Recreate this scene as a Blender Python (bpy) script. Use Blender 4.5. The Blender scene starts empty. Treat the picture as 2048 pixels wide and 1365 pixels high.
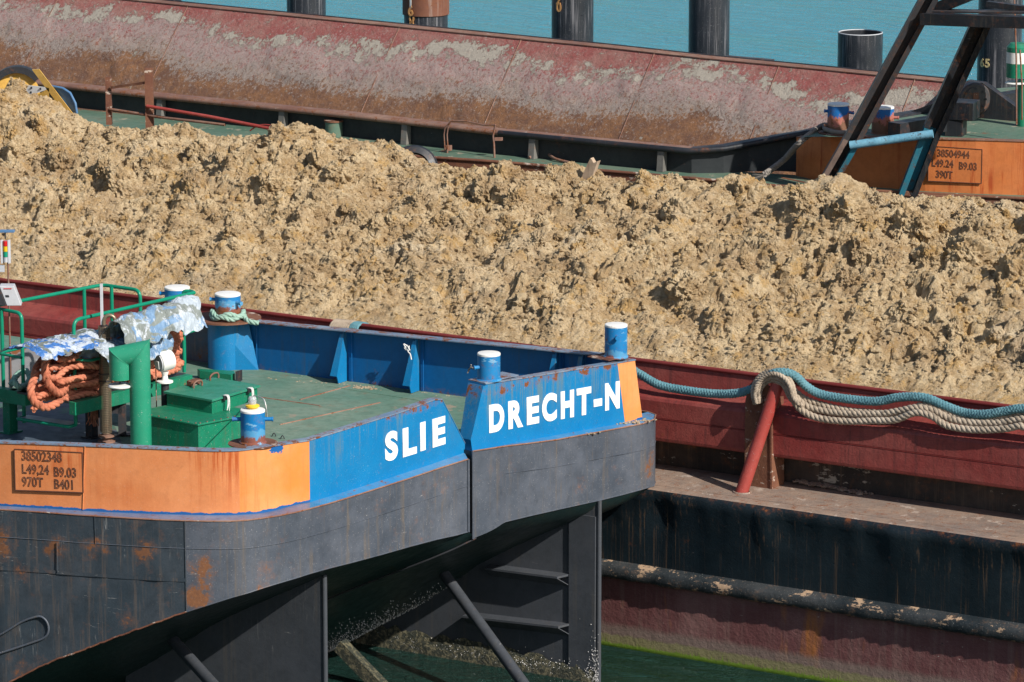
import bpy, bmesh, math, random
import numpy as np
from mathutils import Vector, Matrix
random.seed(7); rng = np.random.default_rng(11)
S = bpy.context.scene
COL = S.collection

# ---------------------------------------------------------------- camera, world, sun, exposure
F = 8300.0; YH = -1050.0; AZ = math.radians(31.5); CH = 17.6          # survey of the place: lens, horizon, heading, eye height
PITCH = math.atan((682.5 - YH) / F)
FW = Vector((-math.sin(AZ)*math.cos(PITCH), math.cos(AZ)*math.cos(PITCH), -math.sin(PITCH)))
RT = Vector((math.cos(AZ), math.sin(AZ), 0)); UP = RT.cross(FW)
EYE = Vector((0, 0, CH))
cam = bpy.data.cameras.new('camera'); camo = bpy.data.objects.new('camera', cam); COL.objects.link(camo)
camo.matrix_world = Matrix.Translation(EYE) @ Matrix((RT, UP, -FW)).transposed().to_4x4()
cam.sensor_width = 36; cam.lens = F/2048*36; cam.clip_start = 1; cam.clip_end = 3000
S.camera = camo
SUN_OFF = math.radians(15); SUN_EL = math.radians(36)
sdir = Vector((math.cos(SUN_EL)*math.cos(SUN_OFF), -math.cos(SUN_EL)*math.sin(SUN_OFF), math.sin(SUN_EL)))
w = bpy.data.worlds.new('World'); S.world = w; w.use_nodes = True
wn = w.node_tree.nodes; bg = wn['Background']
sky = wn.new('ShaderNodeTexSky'); sky.sky_type = 'NISHITA'; sky.sun_disc = False
sky.sun_elevation = SUN_EL; sky.sun_rotation = math.atan2(sdir.x, sdir.y)
w.node_tree.links.new(sky.outputs[0], bg.inputs[0]); bg.inputs[1].default_value = 0.085
sl = bpy.data.lights.new('sun', 'SUN'); sl.energy = 5.0; sl.angle = math.radians(0.5); sl.color = (1, .95, .87)
so = bpy.data.objects.new('sun', sl); COL.objects.link(so); so.location = (10, -10, 60)
so.rotation_euler = sdir.to_track_quat('Z', 'Y').to_euler()
S.view_settings.view_transform = 'Standard'; S.view_settings.look = 'None'
S.view_settings.exposure = 0.3; S.view_settings.gamma = 1; S.view_settings.use_curve_mapping = False
S.render.engine = 'CYCLES'; S.render.resolution_x = 1024; S.render.resolution_y = 682

# ---------------------------------------------------------------- surveying helpers: sight line (u,v) met with a level, a wall plane or a plumb line
def ray(u, v): return FW*F + RT*(u-1024) - UP*(v-682.5)
def at(u, v, z): d = ray(u, v); return EYE + d*((z-CH)/d.z)
def aty(u, v, Y): d = ray(u, v); return EYE + d*(Y/d.y)
def atp(u, v, p, n): d = ray(u, v); return EYE + d*((Vector(p)-EYE).dot(n)/d.dot(n))
def zat(P, v):
    a = Vector((P[0], P[1], 0)) - EYE
    # (a+z*k).UP * F = -(v-682.5)*((a+z*k).FW)
    k = -(v-682.5)/F
    return (k*a.dot(FW) - a.dot(UP))/(UP.z - k*FW.z)
def up(P, z): return Vector((P[0], P[1], z))
V = Vector

# ---------------------------------------------------------------- materials
class NT:
    def __init__(s, name):
        s.m = bpy.data.materials.new(name); s.m.use_nodes = True
        s.t = s.m.node_tree; s.b = s.t.nodes['Principled BSDF']
        s.pos = s.t.nodes.new('ShaderNodeNewGeometry').outputs['Position']
        s.nrm = s.t.nodes['Principled BSDF']; s.k = 0
        sp = s.t.nodes.new('ShaderNodeSeparateXYZ'); s.link(s.pos, sp.inputs[0]); s.X, s.Y, s.Z = sp.outputs
    def link(s, a, b): s.t.links.new(a, b)
    def put(s, sock, v):
        if isinstance(v, (int, float)): sock.default_value = v
        elif isinstance(v, (tuple, list)): sock.default_value = (*v, 1) if len(v) == 3 and sock.type == 'RGBA' else v
        else: s.link(v, sock)
    def noise(s, sc, det=4, rough=.55, dist=0, src=None):
        s.k += 1
        mp = s.t.nodes.new('ShaderNodeMapping'); s.link(src or s.pos, mp.inputs[0])
        mp.inputs['Scale'].default_value = sc if isinstance(sc, tuple) else (sc, sc, sc)
        mp.inputs['Location'].default_value = (3.7*s.k, 1.3*s.k, 7.1*s.k)
        n = s.t.nodes.new('ShaderNodeTexNoise'); s.link(mp.outputs[0], n.inputs['Vector'])
        n.inputs['Scale'].default_value = 1; n.inputs['Detail'].default_value = det
        n.inputs['Roughness'].default_value = rough; n.inputs['Distortion'].default_value = dist
        return n.outputs[0]
    def voro(s, sc, feat='F1'):
        n = s.t.nodes.new('ShaderNodeTexVoronoi'); n.feature = feat
        mp = s.t.nodes.new('ShaderNodeMapping'); s.link(s.pos, mp.inputs[0])
        mp.inputs['Scale'].default_value = sc if isinstance(sc, tuple) else (sc, sc, sc)
        s.link(mp.outputs[0], n.inputs['Vector']); n.inputs['Scale'].default_value = 1
        return n.outputs['Distance']
    def rng(s, v, a, b, c=0., d=1.):
        n = s.t.nodes.new('ShaderNodeMapRange'); n.interpolation_type = 'SMOOTHSTEP' if (c, d) in ((0., 1.), (1., 0.)) else 'LINEAR'
        n.clamp = True
        s.put(n.inputs[0], v); n.inputs[1].default_value = a; n.inputs[2].default_value = b
        n.inputs[3].default_value = c; n.inputs[4].default_value = d
        return n.outputs[0]
    def math(s, op, a, b=0.):
        n = s.t.nodes.new('ShaderNodeMath'); n.operation = op; s.put(n.inputs[0], a); s.put(n.inputs[1], b); return n.outputs[0]
    def mix(s, f, a, b):
        n = s.t.nodes.new('ShaderNodeMix'); n.data_type = 'RGBA'
        s.put(n.inputs['Factor'], f); s.put(n.inputs[6], a); s.put(n.inputs[7], b); return n.outputs[2]
    def bump(s, h, strength=.3, dist=.01):
        n = s.t.nodes.new('ShaderNodeBump'); n.inputs['Strength'].default_value = strength; n.inputs['Distance'].default_value = dist
        s.link(h, n.inputs['Height']); s.link(n.outputs[0], s.b.inputs['Normal'])
    def out(s, col, rough=.5, metal=0., spec=.5):
        s.put(s.b.inputs['Base Color'], col); s.put(s.b.inputs['Roughness'], rough)
        s.b.inputs['Metallic'].default_value = metal; s.b.inputs['Specular IOR Level'].default_value = spec
        return s.m

RUST = ((.26, .085, .025), (.085, .032, .018))
def paint(name, base, fade=None, fadeamt=.6, rust=.0, rscale=2.5, streak=None, samt=.5, sscale=(11, 11, .45), chips=None, camt=.0, cscale=9,
          zr=(), grime=.4, rough=.5, bumps=.25, scratch=0., sccol=(.55, .53, .5), spec=.35, speck=0., rcol=RUST, sth=(.50, .66)):
    t = NT(name)
    big = t.noise(.9, 6, .65); med = t.noise(5.5, 8, .7); fine = t.noise(34, 4, .65)
    dark = tuple(c*.55 for c in base); fade = fade or tuple(min(.9, c*1.25+.03) for c in base)
    c = t.mix(t.rng(big, .38, .64, 0, fadeamt), base, fade)
    c = t.mix(t.rng(med, .46, .68, 0, grime), c, dark)
    c = t.mix(t.rng(fine, .5, .75, 0, grime*.5), c, dark)
    if streak:
        st = t.noise(sscale, 4, .75); st2 = t.noise(.9, 3)
        f = t.math('MULTIPLY', t.rng(st, sth[0], sth[1], 0., 1.), t.rng(st2, .36, .58, 0., 1.))
        for (z0, z1) in [q[1:] for q in zr if q[0] == 's']:
            f = t.math('MULTIPLY', f, t.rng(t.Z, z0, z1, 0., 1.))
        c = t.mix(t.math('MULTIPLY', f, samt), c, streak)
    wob = t.noise((5, 5, 2.2), 7, .72)
    for q in zr:
        if q[0] == 'b':           # worn band below a given height with a ragged upper edge
            zz = t.math('ADD', t.Z, t.math('MULTIPLY', t.math('SUBTRACT', wob, .5), q[4]))
            c = t.mix(t.rng(zz, q[1], q[2], 1., 0.), c, q[3])
    def patch(q):             # soft spot of wear round a given place
        n = t.t.nodes.new('ShaderNodeVectorMath'); n.operation = 'DISTANCE'; t.link(t.pos, n.inputs[0]); n.inputs[1].default_value = q[1]
        return t.math('MULTIPLY', t.rng(n.outputs['Value'], q[2], 0., 0., 1.), q[3])
    if chips and camt > 0:
        cn = t.noise((cscale*.6, cscale*.6, cscale*1.5), 8, .74)
        for q in zr:
            if q[0] == 'cp': cn = t.math('ADD', cn, patch(q))
        c = t.mix(t.rng(cn, .70-camt*.25, .715-camt*.25, 0., 1.), c, chips)
    if rust > 0:
        rn = t.math('ADD', t.math('MULTIPLY', t.noise(rscale, 6, .65), .5), t.math('MULTIPLY', t.noise(rscale*4.3, 7, .72), .5))
        bias = rn
        for q in zr:
            if q[0] == 'p': bias = t.math('ADD', bias, patch(q))
            if q[0] == 'r': bias = t.math('ADD', bias, t.math('MULTIPLY', t.rng(t.Z, q[1], q[2], 0., 1.), q[3]))
        rc = t.mix(t.noise(26, 4), *rcol)
        f = t.rng(bias, .69-rust*.27, .72-rust*.27, 0., 1.)
        halo = t.rng(bias, .61-rust*.27, .72-rust*.27, 0., .3)
        c = t.mix(halo, c, rcol[0]); c = t.mix(f, c, rc)
    if scratch > 0:
        sn = t.noise((3, 3, 30), 6, .72, 1.5); s2 = t.noise(1.6, 4)
        f = t.math('MULTIPLY', t.rng(sn, .63, .68, 0., 1.), t.rng(s2, .53, .64, 0., 1.))
        sv = t.noise((26, 26, 2.2), 5, .7, 1.2); s3 = t.noise(1.2, 3)
        f2 = t.math('MULTIPLY', t.rng(sv, .60, .72, 0., .5), t.rng(s3, .52, .62, 0., 1.))
        c = t.mix(t.math('MULTIPLY', t.math('MAXIMUM', f, f2), scratch), c, sccol)
    if speck > 0:
        c = t.mix(t.math('MULTIPLY', t.rng(t.noise(60, 2), .68, .72, 0., 1.), speck), c, sccol)
    h = t.math('ADD', t.math('MULTIPLY', med, .7), t.math('MULTIPLY', fine, .3)); t.bump(h, bumps, .02)
    return t.out(c, t.rng(med, .3, .7, rough-.08, rough+.15), 0, spec)

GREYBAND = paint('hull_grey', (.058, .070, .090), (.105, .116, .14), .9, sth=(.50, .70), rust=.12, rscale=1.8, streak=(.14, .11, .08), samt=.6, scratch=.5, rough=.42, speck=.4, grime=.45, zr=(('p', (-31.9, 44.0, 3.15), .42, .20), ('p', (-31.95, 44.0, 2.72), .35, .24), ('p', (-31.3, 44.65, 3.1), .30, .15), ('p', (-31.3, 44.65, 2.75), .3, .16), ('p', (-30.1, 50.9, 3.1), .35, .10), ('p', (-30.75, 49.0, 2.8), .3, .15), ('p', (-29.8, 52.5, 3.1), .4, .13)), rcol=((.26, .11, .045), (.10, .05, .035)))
SKEGM = paint('skeg_grey', (.05, .056, .066), (.07, .076, .088), .7, rust=.02, streak=(.10, .09, .08), samt=.4, scratch=.3, rough=.42)
GREYSIDE = paint('hull_grey_shaded', (.030, .042, .054), (.055, .064, .076), .8, rust=.20, rscale=1.8, streak=(.12, .09, .07), samt=.45, scratch=.6, rough=.42, grime=.6, zr=(('p', (-34.6, 43.1, 3.35), .45, .19), ('p', (-33.9, 43.35, 3.36), .30, .17), ('p', (-33.3, 43.5, 3.38), .35, .17), ('p', (-32.6, 43.8, 3.36), .30, .16), ('p', (-32.9, 43.7, 2.4), .35, .13), ('p', (-34.3, 43.2, 2.9), .3, .13), ('p', (-34.2, 43.3, 1.6), .5, .10)), rcol=((.21, .09, .04), (.09, .045, .03)))  # same hull grey, darkened in colour where the sun only grazes the side
RAKE = paint('hull_bottom', (.010, .026, .027), (.018, .040, .038), .5, rust=.0, streak=(.045, .04, .018), samt=.5, rough=.42, scratch=.15, bumps=.15)
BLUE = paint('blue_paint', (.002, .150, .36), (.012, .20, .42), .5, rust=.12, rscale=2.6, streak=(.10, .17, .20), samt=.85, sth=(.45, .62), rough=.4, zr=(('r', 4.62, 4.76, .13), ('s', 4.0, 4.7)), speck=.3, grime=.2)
BLUEIN = paint('blue_paint_shaded', (.002, .095, .28), (.006, .12, .33), .4, rust=.05, streak=(.05, .08, .12), samt=.35, rough=.42, zr=(('r', 3.95, 3.80, .13),), grime=.3)  # same blue paint, darkened in colour for the shaded inner face
STAIN = paint('stained_steel', (.10, .085, .085), (.05, .11, .2), .8, rust=.4, streak=(.2, .15, .12), samt=.8, rough=.5)
ORANGE = paint('orange_paint', (.56, .19, .066), (.64, .25, .10), .9, sth=(.42, .60), rust=.08, rscale=3, streak=(.40, .07, .012), samt=.95, sscale=(13, 13, .5), rough=.45, zr=(('b', 3.83, 3.835, (.012, .09, .27), .10), ('r', 4.62, 4.74, .14), ('s', 3.7, 4.72)), grime=.25, chips=(.01, .10, .30), camt=.06, cscale=3.2, speck=.25)
PEACH = paint('orange_paint_sunlit', (.72, .29, .105), (.66, .21, .04), .9, rust=.05, streak=(.45, .14, .04), samt=.5, rough=.45, grime=.2, chips=(.01, .10, .30), camt=.06, cscale=2.4, zr=(('b', 3.83, 3.835, (.012, .09, .27), .10), ('cp', (-31.35, 45.1, 4.68), .34, .22), ('cp', (-31.9, 44.4, 4.70), .3, .18), ('cp', (-31.8, 44.45, 4.1), .25, .13), ('r', 4.64, 4.74, .10)))  # same orange, lightened in colour for the sunlit corners; blue chips are bare spots
LEDGE = paint('ledge_paint', (.10, .15, .26), (.2, .24, .33), .9, rust=.42, rscale=4, rough=.4, streak=None)
LEDGEB = paint('ledge_paint_blue', (.02, .2, .42), (.12, .25, .4), .9, rust=.4, rscale=4, rough=.4)
FLANGE = paint('flange_top', (.12, .2, .3), (.22, .28, .35), .9, rust=.62, rscale=5, rough=.45)
DECK = paint('green_deck', (.105, .20, .15), (.19, .25, .19), .9, rust=.25, rscale=2.2, chips=(.27, .23, .17), camt=.30, cscale=3.2, rough=.6, bumps=.35, scratch=.9, sccol=(.36, .37, .3), grime=.55)
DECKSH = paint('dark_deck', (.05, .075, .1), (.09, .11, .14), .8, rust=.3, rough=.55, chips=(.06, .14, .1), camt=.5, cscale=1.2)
GREEN = paint('green_paint', (.004, .165, .085), (.02, .20, .12), .7, rust=.16, rscale=4, rough=.38, grime=.45, bumps=.15, speck=.5, streak=(.05, .10, .06), samt=.5)
GREENP = paint('green_pipe_paint', (.012, .215, .12), (.04, .27, .17), .6, rust=.0, rough=.38, grime=.2, bumps=.1, speck=.5)
GREENR = paint('green_rail_paint', (.004, .20, .115), (.01, .25, .15), .4, rust=.12, rscale=8, rough=.3, bumps=.05)
LID = paint('green_lid_paint', (.015, .19, .115), (.05, .24, .16), .9, rust=.20, rscale=4, rough=.42, scratch=.7, speck=.5, grime=.4)
WHITE = paint('white_paint', (.76, .75, .72), (.66, .64, .6), .5, rust=.24, rscale=7, rough=.45, grime=.12, bumps=.1, rcol=((.35, .22, .15), (.2, .11, .07)))
LETTER = paint('letter_paint', (.78, .78, .77), (.74, .72, .68), .3, rust=.10, rscale=6, rough=.5, grime=.06, bumps=.1)
GREYM = paint('grey_metal', (.42, .43, .46), (.55, .55, .57), .6, rust=.12, rough=.4, grime=.2)
DARKM = paint('dark_metal', (.02, .022, .027), (.05, .05, .055), .6, rust=.3, rscale=4, rough=.45)
BLACKP = paint('black_paint', (.010, .012, .016), (.035, .037, .042), .7, rust=.30, rscale=3.5, rough=.42, streak=(.10, .08, .06), samt=.4, scratch=.4)
GANTRY = paint('gantry_paint', (.035, .035, .04), (.07, .065, .065), .8, rust=.38, rscale=4, rough=.45, streak=(.11, .06, .035), samt=.4)
RUSTY = paint('rusty_steel', (.12, .045, .028), (.22, .10, .055), .8, rust=.30, rscale=6, rough=.75, chips=(.42, .34, .28), camt=.46, cscale=6, bumps=.8, rcol=((.30, .12, .04), (.06, .025, .018)))
RUSTP = paint('rusty_pipe', (.17, .09, .07), (.3, .19, .14), .8, rust=.55, rscale=7, rough=.7, chips=(.33, .29, .25), camt=.3, cscale=8)
RED = paint('red_paint', (.215, .034, .030), (.27, .075, .062), .8, rust=.10, rscale=4, rough=.5, bumps=.7, grime=.5, streak=(.09, .03, .028), samt=.6, speck=.3, sccol=(.35, .15, .13))
REDP = paint('red_pipe_paint', (.30, .045, .036), (.36, .08, .065), .6, rust=.10, rough=.42, speck=.3)
REDDK = paint('red_rim_paint', (.15, .02, .018), (.2, .035, .032), .6, rust=.12, rough=.5, bumps=.4)
RECESS = paint('recess_steel_shaded', (.026, .022, .02), (.07, .05, .04), .8, rust=.30, rscale=2.2, chips=(.33, .29, .24), camt=.26, cscale=3.2, rough=.6, bumps=.6, zr=(('cp', (-27.7, 54.5, 2.8), .8, .12), ('cp', (-24.5, 54.5, 2.9), .5, .08)), streak=(.14, .09, .06), samt=.6)  # near-black base carries the coaming's shadow in its colour, plus rust and lime
LEDGER = paint('barge_ledge', (.21, .165, .14), (.32, .225, .165), .9, rust=.42, rscale=7, chips=(.38, .31, .26), camt=.42, cscale=5, rough=.6, bumps=.7, scratch=.7, grime=.6, sccol=(.46, .40, .35))
BLACKH = paint('black_hull', (.006, .012, .017), (.016, .026, .033), .7, rust=.05, rscale=3.5, streak=(.17, .10, .055), samt=.6, sscale=(26, 26, .2), sth=(.535, .72), rough=.33, bumps=.5, zr=(('r', 2.34, 2.58, .12),), scratch=.5, sccol=(.11, .105, .10), speck=.25)
BELT = paint('belt_black', (.014, .020, .024), (.055, .058, .06), .9, rust=.26, rscale=4.5, chips=(.38, .26, .17), camt=.50, cscale=3.6, rough=.45, bumps=1.0, speck=1., sccol=(.28, .27, .25), zr=(('r', 1.16, 1.10, .10),), rcol=((.34, .19, .11), (.16, .08, .045)))
CONC = paint('rope_hemp', (.34, .27, .20), (.50, .42, .33), .9, rough=.9, grime=1.0, bumps=1.0)
TEAL = paint('rope_teal', (.085, .21, .25), (.16, .30, .33), .6, rough=.85, grime=.5, bumps=.8)
MINT = paint('rope_mint', (.22, .38, .31), (.35, .46, .38), .6, rough=.9, grime=.6, bumps=.8)
ORROPE = paint('rope_orange', (.50, .155, .085), (.60, .26, .16), .8, rough=.9, grime=1.0, bumps=1.0, speck=.4, sccol=(.6, .4, .3))
GREYROPE = paint('rope_grey', (.17, .15, .13), (.3, .27, .24), .8, rough=.9, grime=.5, bumps=.8)
WCORD = paint('white_cord', (.65, .64, .62), rough=.8)
YEL = paint('yellow_paint', (.66, .38, .07), (.75, .48, .17), .6, rust=.28, rscale=5, rough=.5)
YELB = paint('yellow_plastic', (.8, .5, .03), rough=.4)
BLUEP = paint('blue_steel', (.05, .15, .32), (.12, .2, .3), .8, rust=.35, rough=.5)
FARBLUE = paint('old_blue_paint', (.004, .11, .36), (.02, .16, .42), .8, rust=.42, rscale=4, rough=.45, chips=(.40, .14, .11), camt=.46, cscale=4, zr=(('b', 6.30, 6.32, (.38, .14, .11), .45), ('b', 6.20, 6.22, (.18, .09, .055), .4)))
NEARBOL = paint('bollard_paint', (.004, .155, .40), (.02, .22, .46), .6, rust=.34, rscale=5, rough=.45, chips=(.16, .35, .52), camt=.42, cscale=4.5, zr=(('b', 4.90, 4.92, (.07, .27, .47), .30), ('b', 4.81, 4.83, (.20, .07, .055), .34), ('r', 4.85, 4.74, .09)), grime=.2)
STRUT = paint('blue_strut_paint', (.04, .20, .32), (.20, .42, .54), .9, rust=.50, rscale=6, rough=.45, rcol=((.08, .05, .04), (.025, .02, .02)))
RUSTG = paint('rusty_flange', (.16, .11, .09), (.25, .18, .15), .8, rust=.3, rscale=5, rough=.6, grime=.6)
FOOT = paint('leg_foot_paint', (.012, .13, .19), (.03, .17, .23), .8, rust=.50, rscale=2.6, rough=.5, rcol=((.14, .09, .07), (.03, .025, .025)))
FARORANGE = paint('far_orange_paint', (.50, .15, .04), (.56, .19, .065), .7, rust=.14, rscale=2.5, streak=(.32, .05, .010), samt=.9, sscale=(9, 9, .45), rough=.5, grime=.35, chips=(.05, .07, .16), camt=.10, cscale=3)
FARDECK = paint('far_deck_paint', (.07, .14, .10), (.14, .19, .14), .9, rust=.3, rscale=2, rough=.6, chips=(.3, .27, .2), camt=.4, cscale=4)
COAM = paint('coaming_black', (.016, .019, .022), (.035, .04, .042), .7, rust=.12, rscale=3, rough=.5, chips=(.12, .13, .12), camt=.12)
PILE = paint('pile_black', (.018, .021, .026), (.034, .037, .045), .7, rust=.03, rscale=2, streak=(.26, .25, .26), samt=.6, sscale=(14, 14, .35), rough=.33, scratch=.5, speck=.5, spec=.5)
PILER = paint('pile_rust_sleeve', (.16, .06, .035), (.22, .10, .06), .7, rust=.4, rscale=3, streak=(.4, .33, .28), samt=.4, rough=.6)
MARK = paint('orange_marking', (.8, .36, .12), rough=.6)
MARKY = paint('yellow_marking', (.75, .55, .25), rough=.6)
WELD = paint('weld_bead', (.07, .03, .02), (.16, .06, .03), .7, rust=.2, rscale=9, rough=.5)
BRK = paint('bracket_grey', (.13, .125, .115), (.2, .19, .17), .8, rust=.25, rough=.6)
WOOD = paint('wood', (.4, .29, .2), (.5, .4, .3), .7, rough=.8, sscale=(20, 20, 1), streak=(.2, .13, .09), samt=.5)
TARP = None
def mk_tarp():
    t = NT('tarpaulin')
    a = t.noise((1.5, 1.5, 2.2), 3, .5, .8); b = t.noise((1.8, 1.8, 3.4), 4, .6, .6)
    c = t.mix(t.rng(a, .47, .50, 0., 1.), (.40, .46, .52), (.20, .225, .21))
    c = t.mix(t.rng(b, .52, .55, 0., .75), c, (.13, .27, .48))
    c = t.mix(t.rng(t.noise((9, 9, 4), 6, .75), .54, .60, 0., .75), c, (.58, .62, .68))
    t.bump(t.noise((14, 14, 4), 5, .6, 1.5), .9, .05)
    return t.out(c, .5)
TARP = mk_tarp()
def mk_blue_tarp():
    t = NT('tarpaulin_blue')
    c = t.mix(t.rng(t.noise((2.2, 2.2, 6), 5, .7, 1), .46, .52, 0., 1.), (.04, .15, .42), (.45, .5, .56))
    c = t.mix(t.rng(t.noise(3, 3, .6, 1), .56, .6, 0., 1.), c, (.15, .17, .15))
    t.bump(t.noise(12, 5, .6, 1.5), .8, .05)
    return t.out(c, .55)
TARP2 = mk_blue_tarp()
def mk_sand():
    t = NT('sand')
    n1 = t.noise(.5, 4, .6); n2 = t.noise(3, 7, .7); n3 = t.noise(17, 6, .75)
    c = t.mix(t.rng(n2, .38, .62), (.52, .36, .195), (.75, .58, .36))
    c = t.mix(t.rng(n1, .55, .68, 0., .5), c, (.78, .65, .47))
    c = t.mix(t.rng(t.noise(2.6, 6, .72), .54, .62, 0., .6), c, (.62, .37, .12))
    c = t.mix(t.rng(t.noise(.9, 6, .7), .54, .62, 0., .45), c, (.40, .27, .16))
    c = t.mix(t.rng(n3, .52, .62, 0., .65), c, (.34, .225, .115))
    c = t.mix(t.rng(t.noise(34, 3, .6), .63, .67, 0., .75), c, (.76, .68, .56))
    h = t.math('ADD', t.math('MULTIPLY', t.noise(13, 8, .8), 1.0), t.math('MULTIPLY', t.noise(48, 4, .7), .4))
    t.bump(h, 1.0, .10)
    return t.out(c, .95, 0, .1)
SAND = mk_sand()
def mk_hopper():
    t = NT('hopper_wall')
    zn = t.rng(t.Z, 4.25, 5.93, 0., 1.01)          # 0 low on the wall, 1 at the rim
    wob = t.noise((.35, .35, .5), 5, .6); fine = t.noise((3.4, 3.4, 2.6), 10, .78)
    w5 = t.math('SUBTRACT', wob, .5)
    zz = t.math('ADD', zn, t.math('MULTIPLY', w5, .9))
    c = t.mix(t.rng(t.noise(1.6, 8, .72), .40, .62), (.30, .09, .082), (.33, .16, .135))
    brown = t.mix(t.rng(t.noise(2.4, 8, .75), .4, .6), (.255, .125, .062), (.165, .085, .055))
    zl = t.math('ADD', zz, t.math('MULTIPLY', t.math('SUBTRACT', fine, .5), 1.1))
    c = t.mix(t.rng(zl, .62, .34), c, brown)
    speck = t.noise((12, 12, 8), 9, .85)
    band = t.math('MULTIPLY', t.rng(zz, .10, .38), t.rng(zz, .95, .65))
    c = t.mix(t.rng(t.math('ADD', speck, t.math('MULTIPLY', band, .13)), .56, .60, 0., .62), c, (.40, .365, .335))
    c = t.mix(t.rng(t.noise((10, 10, 4), 9, .82), .54, .60, 0., .55), c, (.15, .085, .065))
    dr = t.noise((16, 16, 1.2), 6, .75)
    c = t.mix(t.rng(dr, .56, .66, 0., .4), c, (.13, .07, .05))
    mb = t.math('MULTIPLY', t.rng(zz, .60, .76), t.rng(zz, .98, .80))
    big = t.noise((.8, .8, 1.4), 4, .6)
    mud = t.math('ADD', t.math('ADD', fine, t.math('MULTIPLY', mb, .17)), t.math('MULTIPLY', t.math('SUBTRACT', big, .5), .42))
    mudf = t.math('MAXIMUM', t.rng(mud, .645, .665), t.math('MULTIPLY', t.rng(t.noise((4.5, 4.5, 1.6), 9, .76), .625, .645), t.rng(zz, .2, .5)))
    c = t.mix(mudf, c, t.mix(t.noise(9, 5, .7), (.34, .30, .25), (.46, .41, .345)))
    lum = t.rng(t.noise((5, 5, .3), 5, .72), .58, .68, 0., .4)
    c = t.mix(lum, c, (.36, .28, .23))
    h = t.math('ADD', t.math('MULTIPLY', mudf, .8), t.math('MULTIPLY', t.noise(14, 8, .78), 1.0)); t.bump(h, 1.0, .06)
    return t.out(c, .8, 0, .2)
HOPPER = mk_hopper()
def mk_redhull():
    t = NT('maroon_hull')
    a = t.noise(.8, 6, .65); st = t.noise((7, 7, .35), 5, .7)
    c = t.mix(t.rng(a, .4, .65), (.13, .050, .050), (.19, .092, .088))
    c = t.mix(t.rng(st, .5, .7, 0., .5), c, (.22, .14, .12))
    c = t.mix(t.rng(t.noise((1.1, 1.1, .25), 5, .65), .60, .70, 0., .9), c, (.36, .13, .03))
    c = t.mix(t.rng(t.noise((2, 2, 5), 8, .75), .655, .67, 0., 1.), c, (.012, .015, .017))
    c = t.mix(t.rng(t.noise((2.2, 2.2, 14), 7, .75, 1.2), .665, .675, 0., .8), c, (.55, .5, .43))
    e = t.math('ADD', t.Z, t.math('MULTIPLY', t.math('SUBTRACT', t.noise((6, 6, 2), 5, .7), .5), .12))
    c = t.mix(t.rng(e, .40, .30, 0., .75), c, (.20, .155, .13))
    c = t.mix(t.rng(e, .22, .17), c, (.20, .18, .09))
    c = t.mix(t.rng(e, .07, .03), c, (.15, .26, .02))
    t.bump(t.noise(9, 6, .7), .7, .03)
    return t.out(c, .55, 0, .35)
MAROON = mk_redhull()
def mk_barn():
    t = NT('barnacles'); return t.out(t.mix(t.noise(40), (.5, .48, .46), (.8, .79, .78)), .8)
BARN = mk_barn()
def mk_growth():
    t = NT('weed_growth')
    c = t.mix(t.rng(t.noise(16, 6, .7), .45, .62), (.03, .035, .025), (.17, .15, .09))
    t.bump(t.noise(26, 5, .7), 1, .05); return t.out(c, .8)
GROWTH = mk_growth()
def mk_algae():
    t = NT('algae'); return t.out(t.mix(t.noise(8, 4), (.13, .27, .015), (.32, .42, .06)), .7)
ALGAE = mk_algae()
def mk_water():
    t = NT('water')
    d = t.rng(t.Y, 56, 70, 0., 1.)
    c = t.mix(d, (.012, .036, .030), (.006, .27, .40))  # near water's dark green has the shade below the barge in its colour
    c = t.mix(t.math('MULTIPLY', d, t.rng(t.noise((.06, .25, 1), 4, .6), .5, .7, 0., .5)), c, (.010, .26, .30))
    h1 = t.noise((.8, 2.4, 1), 7, .68, .7); h2 = t.noise((5, 8, 1), 4, .6, .8)
    t.bump(t.math('ADD', h1, t.math('MULTIPLY', h2, .30)), 1.0, .35)
    t.b.inputs['IOR'].default_value = 1.33
    return t.out(c, .09, 0, .22)
WATER = mk_water()
def glassy(name, col, rough=.1, tr=.6):
    t = NT(name); t.b.inputs['Transmission Weight'].default_value = tr; return t.out(col, rough)
LENS = glassy('clear_lens', (.8, .82, .85)); LR = glassy('red_lens', (.6, .02, .02), .2, .2); LY = glassy('yellow_lens', (.8, .5, .02), .2, .2); LG = glassy('green_lens', (.01, .3, .18), .2, .2)
def mk_mesh_guard():
    t = NT('guard_steel'); return t.out(t.mix(t.noise(9), (.20, .15, .10), (.32, .25, .17)), .4, .6)
GUARD = mk_mesh_guard()

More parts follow.
